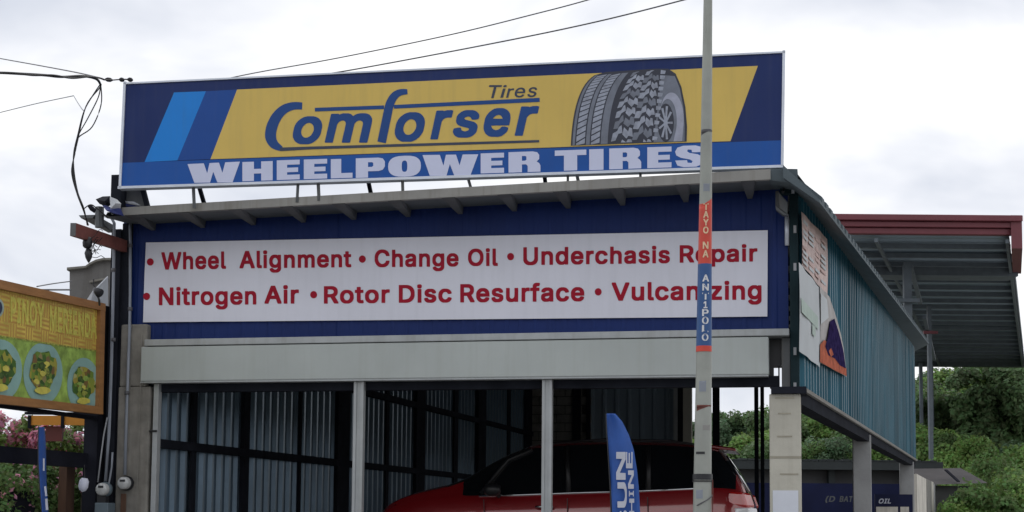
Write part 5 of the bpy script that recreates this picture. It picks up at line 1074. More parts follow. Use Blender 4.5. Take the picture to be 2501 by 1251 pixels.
def body_side(x, z, out=.004):
    for k in range(len(st) - 1):
        if st[k][0] <= x <= st[k + 1][0]:
            u = (x - st[k][0]) / (st[k + 1][0] - st[k][0]); w = lerp(st[k][5], st[k + 1][5], u); break
    return cpt(x, z, w + out)
for x in (2.05, 3.05):
    o = MB(); o.tube([body_side(x, .99, .01), body_side(x + .06, .99, .035), body_side(x + .17, .99, .035), body_side(x + .22, .99, .01)], .016, 8); o.build('door_handle', M['chrome'], car, True)
for xs_ in ([(1.42, .35), (1.40, .7), (1.38, 1.08)], [(2.43, .30), (2.45, .7), (2.45, 1.10)], [(3.40, .55), (3.46, .8), (3.45, 1.12)]):
    mb = MB(); mb.tube([body_side(x, z, -.002) for x, z in xs_], .006, 5); mb.build('door_seam', M['car_black'], car)
# mirror
mb = MB(); c = body_side(1.52, 1.20, .14); mb.lathe(c - CF.u * .11, CF.u, [(0, 0), (.02, .06), (.08, .085), (.16, .08), (.21, .05), (.22, 0)], 14); mi = mb.build('mirror', M['car_black'], car, True)
mb = MB(); mb.tube([c, body_side(1.58, 1.12, -.01)], .03, 6); mb.build('mirror_arm', M['car_black'], mi)
# wheels
for x in (.95, 3.70):
    for sgn_ in (1, -1):
        c = cpt(x, .34, .80 * sgn_); ax = CF.n * sgn_
        w_o = empty('wheel', c); w_o.parent = car; w_o.location = c - BASE[car.name]
        mb = MB(); mb.lathe(c, ax, [(-.12, .20), (-.12, .31), (-.09, .34), (.09, .34), (.12, .31), (.12, .21)], 32); BASE[w_o.name] = c; mb.build('tyre', M['rubber'], w_o, True)
        mb = MB(); mb.lathe(c, ax, [(.10, .215), (.11, .20), (.07, .18), (.06, .03), (.10, .03), (.10, 0)], 20); mb.build('rim', M['rim'], w_o, True)
        for k in range(5):
            a = k * 2 * math.pi / 5; r1 = (CF.u * math.cos(a) + Vector((0, 0, 1)) * math.sin(a)); mb = MB(); mb.beam(c + ax * .10 + r1 * .02, c + ax * .09 + r1 * .2, .03, .05); mb.build('spoke', M['rim'], w_o)
        # dark wheel arch
    mb = MB(); c = body_side(x, .36, .003); pts = [c + CF.u * math.cos(math.radians(a)) * .39 + Vector((0, 0, 1)) * math.sin(math.radians(a)) * .39 for a in range(-10, 191, 20)]; mb.tube(pts, .022, 6); mb.build('wheel_arch', M['car_black'], car, True)
# lamps, spoiler, wiper, lower trim
mb = MB(); mb.hexa([body_side(4.40, 1.02, -.05), body_side(4.66, 1.0, -.02), cpt(4.76, 1.00, .60), cpt(4.4, 1.02, .6), body_side(4.44, 1.20, -.06), body_side(4.60, 1.19, -.03), cpt(4.70, 1.18, .60), cpt(4.4, 1.2, .6)]); mb.build('tail_lamp', M['lamp_red'], car, bevel=.03)
mb = MB(); mb.hexa([cpt(4.4, 1.02, -.6), cpt(4.76, 1.0, -.6), cpt(4.66, 1.0, -.83), cpt(4.4, 1.02, -.83), cpt(4.4, 1.2, -.6), cpt(4.7, 1.18, -.6), cpt(4.6, 1.19, -.8), cpt(4.4, 1.2, -.8)]); mb.build('tail_lamp', M['lamp_red'], car, bevel=.03)
mb = MB(); mb.hexa([body_side(4.52, .93, -.02), body_side(4.70, .93, .0), cpt(4.78, .93, .62), cpt(4.5, .93, .62), body_side(4.50, .995, -.03), body_side(4.66, .995, -.01), cpt(4.77, .995, .62), cpt(4.5, .995, .62)]); mb.build('reversing_lamp', M['lamp_clear'], car, bevel=.015)
mb = MB(); mb.hexa([cpt(4.05, 1.755, .60), cpt(4.52, 1.70, .55), cpt(4.52, 1.70, -.55), cpt(4.05, 1.755, -.60), cpt(4.05, 1.80, .60), cpt(4.50, 1.745, .55), cpt(4.50, 1.745, -.55), cpt(4.05, 1.80, -.60)]); mb.build('spoiler', M['car_red'], car, bevel=.02)
mb = MB(); mb.tube([cpt(4.40, 1.64, .60), cpt(4.53, 1.45, .63), cpt(4.68, 1.20, .68)], .013, 6); mb.build('rear_glass_trim', M['chrome'], car, True)
mb = MB(); mb.hexa([cpt(-.0, .62, .5), cpt(.25, .66, .84), cpt(.3, .66, .6), cpt(.1, .62, .4), cpt(.04, .80, .5), cpt(.38, .90, .82), cpt(.42, .9, .6), cpt(.14, .8, .4)]); mb.build('headlight', M['lamp_clear'], car, bevel=.02)
mb = MB(); mb.hexa([cpt(.0, .62, -.5), cpt(.25, .66, -.84), cpt(.3, .66, -.6), cpt(.1, .62, -.4), cpt(.04, .80, -.5), cpt(.38, .90, -.82), cpt(.42, .9, -.6), cpt(.14, .8, -.4)][::1]); mb.build('headlight', M['lamp_clear'], car, bevel=.02)
mb = MB(); mb.tube([cpt(1.0, 1.175, .55), cpt(1.35, 1.36, .1)], .010, 5); mb.tube([cpt(1.0, 1.18, .0), cpt(1.3, 1.35, -.45)], .010, 5); mb.build('wiper', M['car_black'], car)
mb = MB(); mb.hexa([cpt(-.03, .30, .55), cpt(-.03, .30, -.55), cpt(.2, .3, -.6), cpt(.2, .3, .6), cpt(-.02, .55, .5), cpt(-.02, .55, -.5), cpt(.2, .55, -.5), cpt(.2, .55, .5)]); mb.build('grille', M['car_black'], car, bevel=.02)
mb = MB(); mb.hexa([cpt(1.35, .20, .93), cpt(3.3, .20, .93), cpt(3.3, .20, .88), cpt(1.35, .20, .88), cpt(1.35, .30, .935), cpt(3.3, .30, .935), cpt(3.3, .30, .88), cpt(1.35, .3, .88)]); mb.build('side_skirt', M['car_black'], car, bevel=.01)

# ------------------------------------------------------------ clutter inside the shop
IF = Frame((0, 20.5), (F.u.x, F.u.y))
def standing(name, x0, x1, ytop, m, dep, label, cat, Y=20.5, lid=None):
    fr = Frame((0, Y), (F.u.x, F.u.y)); a, b = fr.at(x0, 1200)[0], fr.at(x1, 1200)[0]; zt = fr.at(x0, ytop)[1]; o = empty(name, fr.pt((a + b) / 2, FZ + .03), label, cat)
    mb = MB(); mb.box(fr, a, b, FZ + .03, zt, -dep, 0); mb.build('cabinet', m, o, bevel=.015)
    k = 5
    for i in range(k):
        z0 = lerp(FZ + .1, zt - .04, i / k); z1 = lerp(FZ + .1, zt - .04, (i + 1) / k) - .03; mb = MB(); mb.box(fr, a + .02, b - .02, z0, z1, .001, .015); d_ = mb.build('drawer', lid or m, o)
        mb = MB(); mb.box(fr, lerp(a, b, .3), lerp(a, b, .7), z1 - .03, z1 - .015, .015, .03); mb.build('handle', M['chrome'], d_)
    return o
standing('tool_cabinet', 592, 626, 1172, M['toolbox_red'], .45, 'dark red tool cabinet against the left inner wall', 'cabinet', 20.5)
a = P(618, 1176, 20.3); o = empty('tool_case', Vector((a.x, 20.3, P(618, 1215, 20.3).z)), 'small orange case standing on the red tool cabinet edge', 'case'); mb = MB(); fr = Frame((0, 20.25), (F.u.x, F.u.y)); q = fr.at(619, 1170); mb.box(fr, q[0], q[0] + .07, fr.at(619, 1212)[1], q[1], .05, .12); mb.build('case_body', M['toolbox_orange'], o, bevel=.01)
mb = MB(); mb.tube([fr.pt(q[0] + .015, q[1], .08), fr.pt(q[0] + .03, q[1] + .02, .08), fr.pt(q[0] + .055, q[1], .08)], .004, 5); mb.build('handle', M['black_plastic'], o)
# workbench with bottles
wf = Frame((0, 19.0), (F.u.x, F.u.y)); a, b = wf.at(455, 1240)[0], wf.at(580, 1240)[0]; zt = wf.at(500, 1246)[1]
wb = empty('workbench', wf.pt((a + b) / 2, FZ + .03), 'dark workbench in the left corner of the shop', 'bench')
mb = MB(); mb.box(wf, a, b, zt - .05, zt, -.6, 0); mb.build('bench_top', M['dark_board'], wb)
for s_ in (a + .05, b - .05):
    for d in (-.05, -.55): mb = MB(); mb.box(wf, s_ - .03, s_ + .03, FZ + .03, zt - .05, d - .03, d + .03); mb.build('leg', M['dark_steel'], wb)
for k, (x, h, r_, m, lab) in enumerate(((471, .14, .045, 'bottle', 'pale bottle at the left end of the workbench'), (493, .11, .06, 'bottle', 'wide white can in the middle of the workbench'), (521, .13, .03, 'meter_box', 'thin grey bottle right of the white can'), (546, .12, .028, 'bottle', 'small pale bottle at the right end of the workbench'))):
    s_ = wf.at(x, 1240)[0]; c = wf.pt(s_, zt, -.2); o = empty('bottle', c, lab, 'bottle', 'bottles on the workbench')
    mb = MB(); mb.lathe(c, (0, 0, 1), [(0, 0), (0, r_), (h * .7, r_), (h * .85, r_ * .45), (h, r_ * .4)], 14); mb.build('bottle_body', M[m], o, True)
    mb = MB(); mb.lathe(c, (0, 0, 1), [(h, r_ * .45), (h + .025, r_ * .45), (h + .025, 0)], 10); mb.build('cap', M['cable'], o, True)

# ------------------------------------------------------------ neighbour food stall on the left
NS0 = F.pt(F.at(257, 900, .3)[0], 0, .3)
NW = Frame(NS0, (-LW.u.x, -LW.u.y)); NW.n = LW.n.copy()   # runs towards the street from its right end
def npt(s, z, d=0): return NW.o + NW.u * s + LW.n * d + Vector((0, 0, z))
NW.pt = npt
# s is positive towards the camera (left in the picture)
ss = NW.at(0, 800)[0]; print('stall sign length visible', ss)
stall_sign = empty('stall_sign', npt(1.5, NW.at(130, 1000)[1]), 'orange framed food stall sign with bamboo print and blue plates left of the shop', 'sign')
def nflat(mb, pts, d=.0):
    q = [NW.at(x, y, d) for x, y in pts]; mb.add([npt(a, z, d) for a, z in q], [list(range(len(q)))])
ext = -90
def yl(x, a, b): return lerp(a, b, x / 257)
ext_px = -260
TL, TR, BR, BLp = (ext_px, yl(ext_px, 683, 742)), (258, 742), (252, 1012), (ext_px, yl(ext_px, 985, 1012))
def nprism(mb, pts, d0, d1):
    q = [NW.at(x, y, d1) for x, y in pts]; n = len(q); a = [npt(s_, z, d1) for s_, z in q]; b = [npt(s_, z, d0) for s_, z in q]
    mb.add(a + b, [list(range(n)), list(range(2 * n - 1, n - 1, -1))] + [[(i + 1) % n, i, n + i, n + (i + 1) % n] for i in range(n)])
mb = MB(); nprism(mb, [TL, TR, BR, BLp], -.12, -.01); mb.build('back_panel', M['wood_post'], stall_sign)
th = 18
mb = MB(); nprism(mb, [TL, TR, (258, 742 + th), (ext_px, TL[1] + th + 8)], -.01, .05); mb.build('frame_bar', M['orange_frame'], stall_sign)
mb = MB(); nprism(mb, [(ext_px, BLp[1] - th - 6), (252, 1012 - th), BR, BLp], -.01, .05); mb.build('frame_bar', M['orange_frame'], stall_sign)
mb = MB(); nprism(mb, [(246, 742 + th - 4), (257, 742 + th - 4), (252, 1012 - th + 3), (241, 1012 - th + 3)], -.009, .048); mb.build('frame_bar', M['orange_frame'], stall_sign)
topi = lambda x: yl(x, 683, 742) + th + 6; boti = lambda x: yl(x, 985, 1012) - th; div = lambda x: yl(x, 822, 862)
# bamboo panel with UVs
q = [NW.at(x, y, .0) for x, y in ((ext_px, div(ext_px)), (248, div(248)), (248, topi(248) - 4), (ext_px, topi(ext_px) - 4))]
mb = MB(); mb.add([npt(a, z, .0) for a, z in q], [(0, 1, 2, 3)]); o = mb.build('bamboo_print', M['bamboo'], stall_sign)
uv = o.data.uv_layers.new(name='UVMap')
for i, (a, z) in enumerate(q): uv.data[i].uv = (a * .75, z * .75)
def nsheet(name, m, pts, d): mb = MB(); nflat(mb, pts, d); return mb.build(name, M[m], stall_sign)
nsheet('green_print', 'print_green', [(ext_px, boti(ext_px) + 4), (245, boti(245) + 4), (248, div(248)), (ext_px, div(ext_px))], .0)
nsheet('divider_line', 'food_light', [(ext_px, div(ext_px) + 1), (248, div(248) + 1), (248, div(248) - 3), (ext_px, div(ext_px) - 3)], .004)
for cx_, cy_, rx, ry in ((0, 905, 54, 76), (105, 912, 48, 76), (204, 942, 40, 68), (-110, 890, 48, 68), (-215, 880, 52, 70)):
    pts = [(x, min(boti(x) + 3, max(div(x) + 2, y))) for x, y in blob(cx_, cy_, rx, ry, 32)]
    nsheet('plate_print', 'plate_print', pts, .004)
    if cx_ == 206: nsheet('plate_hole', 'food_dark', [(x, min(boti(x) + 2, max(div(x) + 3, y))) for x, y in blob(cx_ + 3, cy_ + 3, rx - 5, ry - 8, 28)], .007)
    fx = blob(cx_, cy_ - 8, rx * .70, ry * .62, 22, .12); nsheet('food_print', 'food', [(x, max(div(x) + 4, y)) for x, y in fx], .010)
    for k in range(8): nsheet('food_print', random.choice(['food_light', 'food_dark', 'print_green', 'letters_yellow']), blob(cx_ + random.uniform(-.4, .4) * rx, cy_ + random.uniform(-.45, .35) * ry, rx * .16, ry * .10, 8, .3), .011 + k * .001)
    nsheet('food_print', 'letters_yellow' if cx_ != 206 else 'poster_pink', blob(cx_, cy_ + ry * .55, rx * .40, ry * .12, 14, .1), .022)
# lettering
mb = MB()
def nlet(word, x0, x1, m, hfrac0=.22, hfrac1=.68, off='bold', d=.004):
    vs, fs = text_shape(word, off); a = min(v[0] for v in vs); b = max(v[0] for v in vs); out = []
    for x, y in vs:
        u = (x - a) / (b - a); px = lerp(x0, x1, u); t_, b_ = topi(px), div(px); yy = lerp(lerp(t_, b_, hfrac1), lerp(t_, b_, hfrac0), y / CAP); q = NW.at(px, yy, d); out.append(npt(q[0], q[1], d))
    mb = MB(); mb.add(out, fs); mb.build('lettering', M[m], stall_sign)
nlet('PINOY', 26, 108, 'letters_yellow', .12, .62); nlet('MERIENDA', 122, 236, 'letters_yellow', .12, .66)
nsheet('round_emblem', 'poster_green', blob(-5, 752, 15, 23), .004); nsheet('round_emblem_ring', 'sign_ink_dark', blob(-5, 752, 11, 17), .006)
nlet('FOOD', -180, -40, 'letters_yellow', .15, .66)

stall = empty('food_stall', npt(2, FZ - .2), 'dark timber food stall front below the orange framed sign', 'stall')
def nbox(x0, x1, y0, y1, m, d0, d1, name, parent=stall, full=None, bevel=0):
    a = NW.at(x0, (y0 + y1) / 2, d1)[0]; b = NW.at(x1, (y0 + y1) / 2, d1)[0]; zt = NW.at((x0 + x1) / 2, y0, d1)[1]; zb_ = NW.at((x0 + x1) / 2, y1, d1)[1] if full is None else full
    mb = MB(); p = []
    for z in (zb_, zt): p += [npt(a, z, d1), npt(b, z, d1), npt(b, z, d0), npt(a, z, d0)]
    mb.hexa(p); return mb.build(name, M[m], parent, bevel=bevel)
nbox(-260, 240, 984, 994, 'dark_board', -.2, -.13, 'lintel')
nbox(-260, 238, 1088, 1128, 'dark_board', -.35, -.25, 'cross_beam')
nbox(240, 266, 745, 1250, 'dark_board', -.3, -.13, 'corner_board', full=FZ - .3)
nbox(162, 182, 1128, 1250, 'wood_post', -.6, -.5, 'post', full=FZ - .3); nbox(146, 160, 1130, 1250, 'wood_post', -1.1, -1.0, 'post', full=FZ - .3)
nbox(-260, 90, 1178, 1251, 'dark_board', -.9, -.8, 'counter_front', full=FZ - .3)
nbox(90, 236, 1215, 1251, 'dark_board', -2.5, -1.6, 'counter_front', full=FZ - .3)
aw = empty('awning', npt(2, 2.4, -1.5), 'orange awning valance hanging behind the stall lintel', 'awning')
AF = Frame((0, 18.0), (1, 0))
def abox(x0, x1, y0, y1, m, d0, d1, name, parent):
    a, b = AF.at(x0, y0, d1), AF.at(x1, y1, d1); mb = MB(); mb.box(AF, a[0], b[0], b[1], a[1], d0, d1); return mb.build(name, M[m], parent)
for x0, x1 in ((74, 148), (157, 212)): abox(x0, x1, 1015, 1039, 'awning_orange', -.02, 0, 'valance_panel', aw)
abox(60, 236, 1006, 1014, 'dark_board', -.05, 0, 'awning_rail', aw)
for x in (71, 152, 215): abox(x - 3, x + 3, 1014, 1046, 'dark_board', -.04, .02, 'bracket', aw)
o_ = abox(112, 151, 1041, 1078, 'red_board', -.12, -.06, 'hanging_board', None); tag(o_, 'dark red board hanging under the orange awning', 'board')
lamp = empty('hanging_lamp', P(203, 1172, 15.6), 'white oval lamp globe hanging beside the stall post', 'lamp')
mb = MB(); mb.lathe(P(207, 1168, 15.6), (-.15, 0, -1), [(0, 0), (0, .03), (.03, .05), (.09, .052), (.13, .035), (.15, 0)], 16); mb.build('globe', M['cloth_white'], lamp, True)
mb = MB(); mb.tube([P(207, 1168, 15.6), P(206, 1135, 15.6)], .005, 5); mb.build('cord', M['cable'], lamp)
nb = empty('stall_backdrop', P(120, 1240, 21), 'pale rendered wall behind the flowering shrubs of the stall', 'wall')
fr = Frame((0, 21.5), (1, 0)); mb = MB(); a, b = fr.at(-300, 1000)[0], fr.at(236, 1000)[0]; mb.box(fr, a, b, .3, fr.at(0, 1062)[1], -.1, 0); mb.build('wall_face', M['fence'], nb)

# grey building and tarpaulin behind the stall sign
gb = empty('grey_building', P(220, 900, 27), 'plain grey concrete building with rounded top behind the stall sign', 'building')
fr = Frame((0, 27), (1, 0)); pts = [(170, 900), (170, 660), (213, 656), (224, 648), (238, 641), (255, 637), (300, 636), (300, 900)]
mb = MB(); mb.prism(fr, fr.poly(pts)[::-1], -6, 0); mb.build('wall', M['grey_wall'], gb)
mb = MB(); mb.prism(fr, fr.poly([(168, 663), (168, 656), (213, 652), (224, 644), (238, 637), (255, 633), (300, 632), (300, 637), (255, 638), (238, 642), (224, 649), (213, 657), (170, 661)])[::-1], -6.1, .12); mb.build('roof_edge', M['old_concrete'], gb)
mb = MB(); mb.prism(fr, fr.poly([(222, 688), (262, 680), (262, 684), (222, 693)])[::-1], 0, .1); mb.build('wall_ledge', M['old_concrete'], gb)
tw = empty('white_tarpaulin', P(240, 740, 24), 'white tarpaulin stretched to a point between sign and corner post', 'tarpaulin')
mb = MB(); mb.add([P(208, 742, 24), P(228, 712, 23.8), P(264, 676, 24), P(264, 750, 24.3), P(215, 760, 24)], [(0, 4, 3, 2, 1)]); o = mb.build('sheet', M['tarp'], tw); o.modifiers.new('s', 'SOLIDIFY').thickness = .02
sl = empty('spot_lamp', P(238, 725, 15.5), 'small black spot lamp on top of the stall sign', 'lamp')
mb = MB(); mb.lathe(P(230, 706, 15.4), (.5, -.3, -.35), [(0, 0), (0, .02), (.04, .035), (.10, .05), (.10, .0)], 12); mb.build('lamp_head', M['black_plastic'], sl, True)
mb = MB(); mb.tube([P(236, 715, 15.5), P(242, 732, 15.5), P(243, 745, 15.6)], .012, 6); mb.tube([P(233, 708, 15.5), P(228, 695, 15.5), P(229, 682, 15.5)], .006, 6); mb.build('lamp_arm', M['black_plastic'], sl)

# ------------------------------------------------------------ plants
def leaves_mesh(name, m, n, shape, size, seed, clumps=26, flat=.6):
    r = random.Random(seed); cl = []
    for _ in range(clumps):
        while True:
            p = Vector((r.uniform(-1, 1), r.uniform(-1, 1), r.uniform(-1, 1)))
            if .35 < p.length < 1: break
        p = Vector((p.x * shape[0], p.y * shape[1], p.z * shape[2])); cl.append((p, r.uniform(.22, .48) * min(shape)))
    vs, fs = [], []
    for _ in range(n):
        c, rad = r.choice(cl)
        d = Vector((r.gauss(0, 1), r.gauss(0, 1), r.gauss(0, 1) * flat)).normalized() * rad * (r.random() ** .35)
        p = c + d; s = size * r.uniform(.6, 1.3)
        nrm = (d.normalized() + Vector((r.gauss(0, .6), r.gauss(0, .6), r.gauss(0, .6) + .5))).normalized(); a = nrm.cross(Vector((r.gauss(0, 1), r.gauss(0, 1), r.gauss(0, 1)))).normalized(); b = nrm.cross(a)
        k = len(vs); vs += [p - a * s * .5, p + b * s * .32 , p + a * s * .5, p - b * s * .32]; fs.append((k, k + 1, k + 2, k + 3))
    me = bpy.data.meshes.new(name); me.from_pydata([tuple(v) for v in vs], [], fs); me.materials.append(m); return me, cl
def make_tree(loc, h, w, m, seed, n=7000, size=.34, label='', group='trees on the hillside', bare=False):
    o = empty('broadleaf_tree', loc, label, 'tree', group); r = random.Random(seed); cz = h - w * .78
    me, cl = leaves_mesh('crown', m, n, (w, w, w * .78), size, seed); c = bpy.data.objects.new('crown', me); col.objects.link(c); c.parent = o; c.location = (0, 0, cz)
    base = BASE[o.name]; mb = MB(); mb.tube([base + Vector((0, 0, -.5)), base + Vector((r.uniform(-.2, .2), 0, h * .3)), base + Vector((r.uniform(-.3, .3), 0, cz))], .22, 8, .12); 
    for q, rad in cl[:9]: mb.tube([base + Vector((0, 0, h * .32)), base + Vector((q.x * .4, q.y * .4, cz * .8)), base + Vector((q.x, q.y, cz + q.z))], .09, 6, .03)
    mb.build('trunk', M['bark'], o, True); return o
def prof_y(px):   # skyline of the trees in the photograph
    K = [(1600, 1020), (1700, 1022), (1760, 1018), (1800, 1002), (1840, 1006), (1880, 985), (1960, 1018), (2000, 1030), (2060, 1000), (2150, 960), (2240, 905), (2330, 893), (2420, 888), (2520, 885), (2700, 870)]
    for (a, b), (c, d) in zip(K, K[1:]):
        if a <= px <= c: return lerp(b, d, (px - a) / (c - a))
    return K[0][1] if px < K[0][0] else K[-1][1]
protos = []
mats4 = ['leaf_mid', 'leaf_dark', 'leaf_light', 'leaf_blue']
T = []
for k in range(8):
    w = (3.4, 4.2, 3.0, 3.8, 2.6, 3.3, 4.4, 2.9)[k]; h = (9.5, 11, 8, 10.5, 7.5, 9, 10.5, 8.5)[k]
    T.append((make_tree((0, 0, 0), h, w, M[mats4[k % 4]], 100 + k, (15000, 9000, 12000, 8000, 17000, 11000, 9000, 13000)[k], (.26, .40, .32, .44, .24, .36, .42, .30)[k]), h, w))
used = set(); ti = 0
shade = ['mid green', 'dark green', 'light green', 'blue green']
def place_tree(px, topy, Y, k, sc_=1.0, where=''):
    global ti
    src, h, w = T[k]; t = P(px, topy, Y); sc_ = min(1.25, max(.6, (t.z - ground_z(t.x, Y) + .4) / h)); zb_ = t.z - h * sc_
    if k not in used: o = src; used.add(k)
    else:
        o = src.copy(); col.objects.link(o)
        for ch in src.children: c = ch.copy(); col.objects.link(c); c.parent = o
    o.location = (t.x, Y, zb_); o.rotation_euler = (0, 0, random.uniform(0, 6.28)); o.scale = (sc_, sc_, sc_)
    o['label'] = where; o['category'] = 'tree'; o['group'] = 'trees on the hillside'; pass; return zb_
random.seed(5)
rows = []
for i, px in enumerate(range(1700, 2620, 52)): rows.append((px + random.uniform(-14, 14), prof_y(px) + random.uniform(-6, 14), 104 + random.uniform(-6, 6), 'skyline row'))
for i, px in enumerate(range(1680, 2600, 62)): rows.append((px + random.uniform(-15, 15), prof_y(px) + 62 + random.uniform(-14, 18), 84 + random.uniform(-4, 4), 'middle row'))
for i, px in enumerate(range(2200, 2620, 60)): rows.append((px + random.uniform(-15, 15), 1062 + random.uniform(-22, 22), 70 + random.uniform(-3, 3), 'lower row'))
for i, px in enumerate(range(1720, 2150, 75)): rows.append((px + random.uniform(-15, 15), 1078 + random.uniform(-8, 12), 72 + random.uniform(-3, 3), 'lower row'))
nearname = lambda px: 'seen past the shop rear' if px < 1880 else 'seen between shop pillars' if px < 2240 else 'right of the teal wall'
cnt = {}
for px, y, Y, w in rows:
    k = random.randrange(8); key = (w, nearname(px), shade[k % 4]); cnt[key] = cnt.get(key, 0) + 1
    ordw = ['', 'second ', 'third ', 'fourth ', 'fifth ', 'sixth ', 'seventh '][min(6, cnt[key] - 1)]
    place_tree(px, y, Y, k, random.uniform(.85, 1.15), f'{ordw}{shade[k % 4]} tree, {w}, {nearname(px)}')
for k in range(8):
    if k not in used: place_tree(2560, 900, 110, k, 1, f'{shade[k%4]} tree at the far right end of the skyline row')
# shrubs low at the right and around the stall
def shrub(loc, w, m, seed, label, n=3500, size=.10, flowers=0, fs=.09, name='shrub', group='shrubs', sq=.75, lift=0):
    o = empty(name, loc, label, 'shrub', group)
    me, cl = leaves_mesh('foliage', m, n, (w, w, w * sq), size, seed, 18); c = bpy.data.objects.new('foliage', me); col.objects.link(c); c.parent = o; c.location = (0, 0, w * sq + lift)
    if flowers:
        me, _ = leaves_mesh('blossom', M['petal'], flowers, (w * 1.02, w * 1.02, w * sq * 1.02), fs, seed + 1, 12); c = bpy.data.objects.new('blossom', me); col.objects.link(c); c.parent = o; c.location = (0, -.05, w * sq + lift)
    base = BASE[o.name]; mb = MB()
    for q, _ in cl[:7]: mb.tube([base + Vector((0, 0, -.1)), base + Vector((q.x * .3, q.y * .3, lift + w * sq * .4)), base + Vector((q.x, q.y, lift + w * sq + q.z))], .03, 5, .01)
    mb.build('stems', M['bark'], o); return o
for i, (px, y, Y, w, m) in enumerate(((2322, 1206, 41, 1.1, 'leaf_light'), (2385, 1200, 41.5, 1.2, 'leaf_mid'), (2445, 1180, 42, 1.5, 'leaf_light'), (2510, 1170, 42, 1.6, 'leaf_mid'), (2440, 1110, 56, 2.2, 'leaf_mid'), (2510, 1085, 57, 2.4, 'leaf_light'), (2360, 1118, 60, 2.2, 'leaf_light'))):
    t = P(px, y, Y); shrub((t.x, Y, t.z - w * 1.9), w, M[m], 300 + i, ['first', 'second', 'third', 'fourth', 'upper', 'uppermost', 'farthest'][i] + (' light green' if m == 'leaf_light' else ' mid green') + ' shrub from the shed, low at the right edge', 5200, .15, 0, group='shrubs low at the right edge', sq=.95)
for i, (px, y, Y, w, fl_) in enumerate(((12, 1012, 18.8, .46, 500), (88, 1030, 19.2, .42, 650), (158, 1038, 19.0, .42, 900), (212, 1034, 19.4, .36, 600), (-60, 1012, 18.6, .5, 500), (30, 1120, 16.6, .38, 60), (85, 1130, 17.0, .40, 120), (140, 1135, 17.4, .36, 50), (215, 1130, 17.4, .26, 20), (-40, 1125, 16, .45, 60))):
    t = P(px, y, Y); up = 'above' if i < 5 else 'below'
    shrub((t.x, Y, FZ), w, M['leaf_bush'] if i < 5 else M['leaf_mid'], 400 + i, ['leftmost', 'second', 'third', 'rightmost', 'outermost'][i % 5] + f' pink flowering shrub {up} the dark cross beam of the stall', 2600, .06, fl_, .075, 'flowering_shrub', 'pink flowering shrubs in the stall', .95, t.z - w * 1.9 - FZ)

# ------------------------------------------------------------ far low building behind the shop
LB = Frame((0, 47), (1, 0))
lb = empty('low_building', LB.pt(LB.at(2030, 1200)[0], FZ), 'long low building with dark roof and navy boards seen between the pillars', 'building')
a, b = LB.at(1790, 1200)[0], LB.at(2268, 1200)[0]; zr_ = LB.at(2000, 1147)[1]
mb = MB(); mb.box(LB, a, b, FZ, zr_, -6, 0); mb.build('wall', M['far_wall'], lb)
mb = MB(); z1 = LB.at(2000, 1126, .6)[1]; z0_ = LB.at(2000, 1147, .6)[1]; mb.box(LB, a - .4, b + .3, z0_, z1, -6.5, .6); mb.build('roof', M['far_roof'], lb)
for k in range(26):
    x = lerp(a, b, k / 25); mb = MB(); mb.box(LB, x - .12, x + .1, z1, z1 + random.uniform(.03, .07), -6, .62); mb.build('roof_tile', M['far_roof'], lb)
for x in (2032, 2214): 
    q = LB.at(x, 1160, .3)[0]; mb = MB(); mb.box(LB, q - .1, q + .1, FZ, zr_, .02, .3); mb.build('post', M['far_roof'], lb)
b1_ = empty('shop_board', LB.pt(LB.at(2040, 1200, .5)[0], FZ), 'wide navy board with faint pale lettering behind the front pillar', 'sign')
q0, q1 = LB.at(1815, 1179, .5), LB.at(2205, 1179, .5); mb = MB(); mb.box(LB, q0[0], q1[0], FZ + .2, q0[1], .42, .5); mb.build('panel', M['navy_board'], b1_)
LBs = LB
mb = MB()
for w, x0, x1 in (('(D', 2016, 2040), ('BAT', 2050, 2084)): lettering(mb, LB, .505, w, x0, x1, 1212, 1226, None, None, 'bold', .2)
mb.build('lettering', M['grey_steel'], b1_)
b2_ = empty('shop_board', LB.pt(LB.at(2180, 1200, .9)[0], FZ), 'smaller navy board overlapping the third pillar foot', 'sign')
fr3 = Frame(P(2190, 1207, 33), (1, 0)); q0, q1 = fr3.at(2137, 1207), fr3.at(2229, 1207); mb = MB(); mb.box(fr3, q0[0], q1[0], q0[1] - .9, q0[1], -.05, 0); mb.build('panel', M['navy_board'], b2_)
mb = MB(); lettering(mb, fr3, .005, 'OIL', 2146, 2176, 1218, 1230, None, None, 'bold', .25); mb.build('lettering', M['cloth_white'], b2_)
mb = MB(); pxflat(mb, fr3, .005, [(2140, 1238), (2193, 1238), (2193, 1262), (2140, 1262)]); pxflat(mb, fr3, .005, [(2199, 1238), (2220, 1238), (2220, 1262), (2199, 1262)]); mb.build('pale_panel', M['fence'], b2_)
# shed roof at right
sh = empty('small_shed', P(2320, 1240, 44), 'small shed with weathered brown roof right of the shop wall', 'shed')
fr = Frame((0, 44), (1, 0)); mb = MB(); q = fr.poly([(2246, 1186), (2386, 1182), (2376, 1140), (2248, 1142)]); 
p = [fr.pt(q[0][0], q[0][1], 1.0), fr.pt(q[1][0], q[1][1], 1.0), fr.pt(q[1][0], q[1][1] + .0, .96), fr.pt(q[0][0], q[0][1], .96), fr.pt(q[3][0], q[3][1], -1.2), fr.pt(q[2][0], q[2][1], -1.2), fr.pt(q[2][0], q[2][1] - .05, -1.24), fr.pt(q[3][0], q[3][1] - .05, -1.24)]
mb.add(p, [(0, 1, 5, 4), (3, 7, 6, 2), (0, 3, 2, 1), (1, 2, 6, 5), (0, 4, 7, 3), (4, 5, 6, 7)]); mb.build('roof', M['shed_roof'], sh)
mb = MB(); mb.box(fr, q[0][0] + .1, q[1][0] - .15, FZ - .2, q[0][1] - .02, -1.0, .7); mb.build('wall', M['far_wall'], sh)
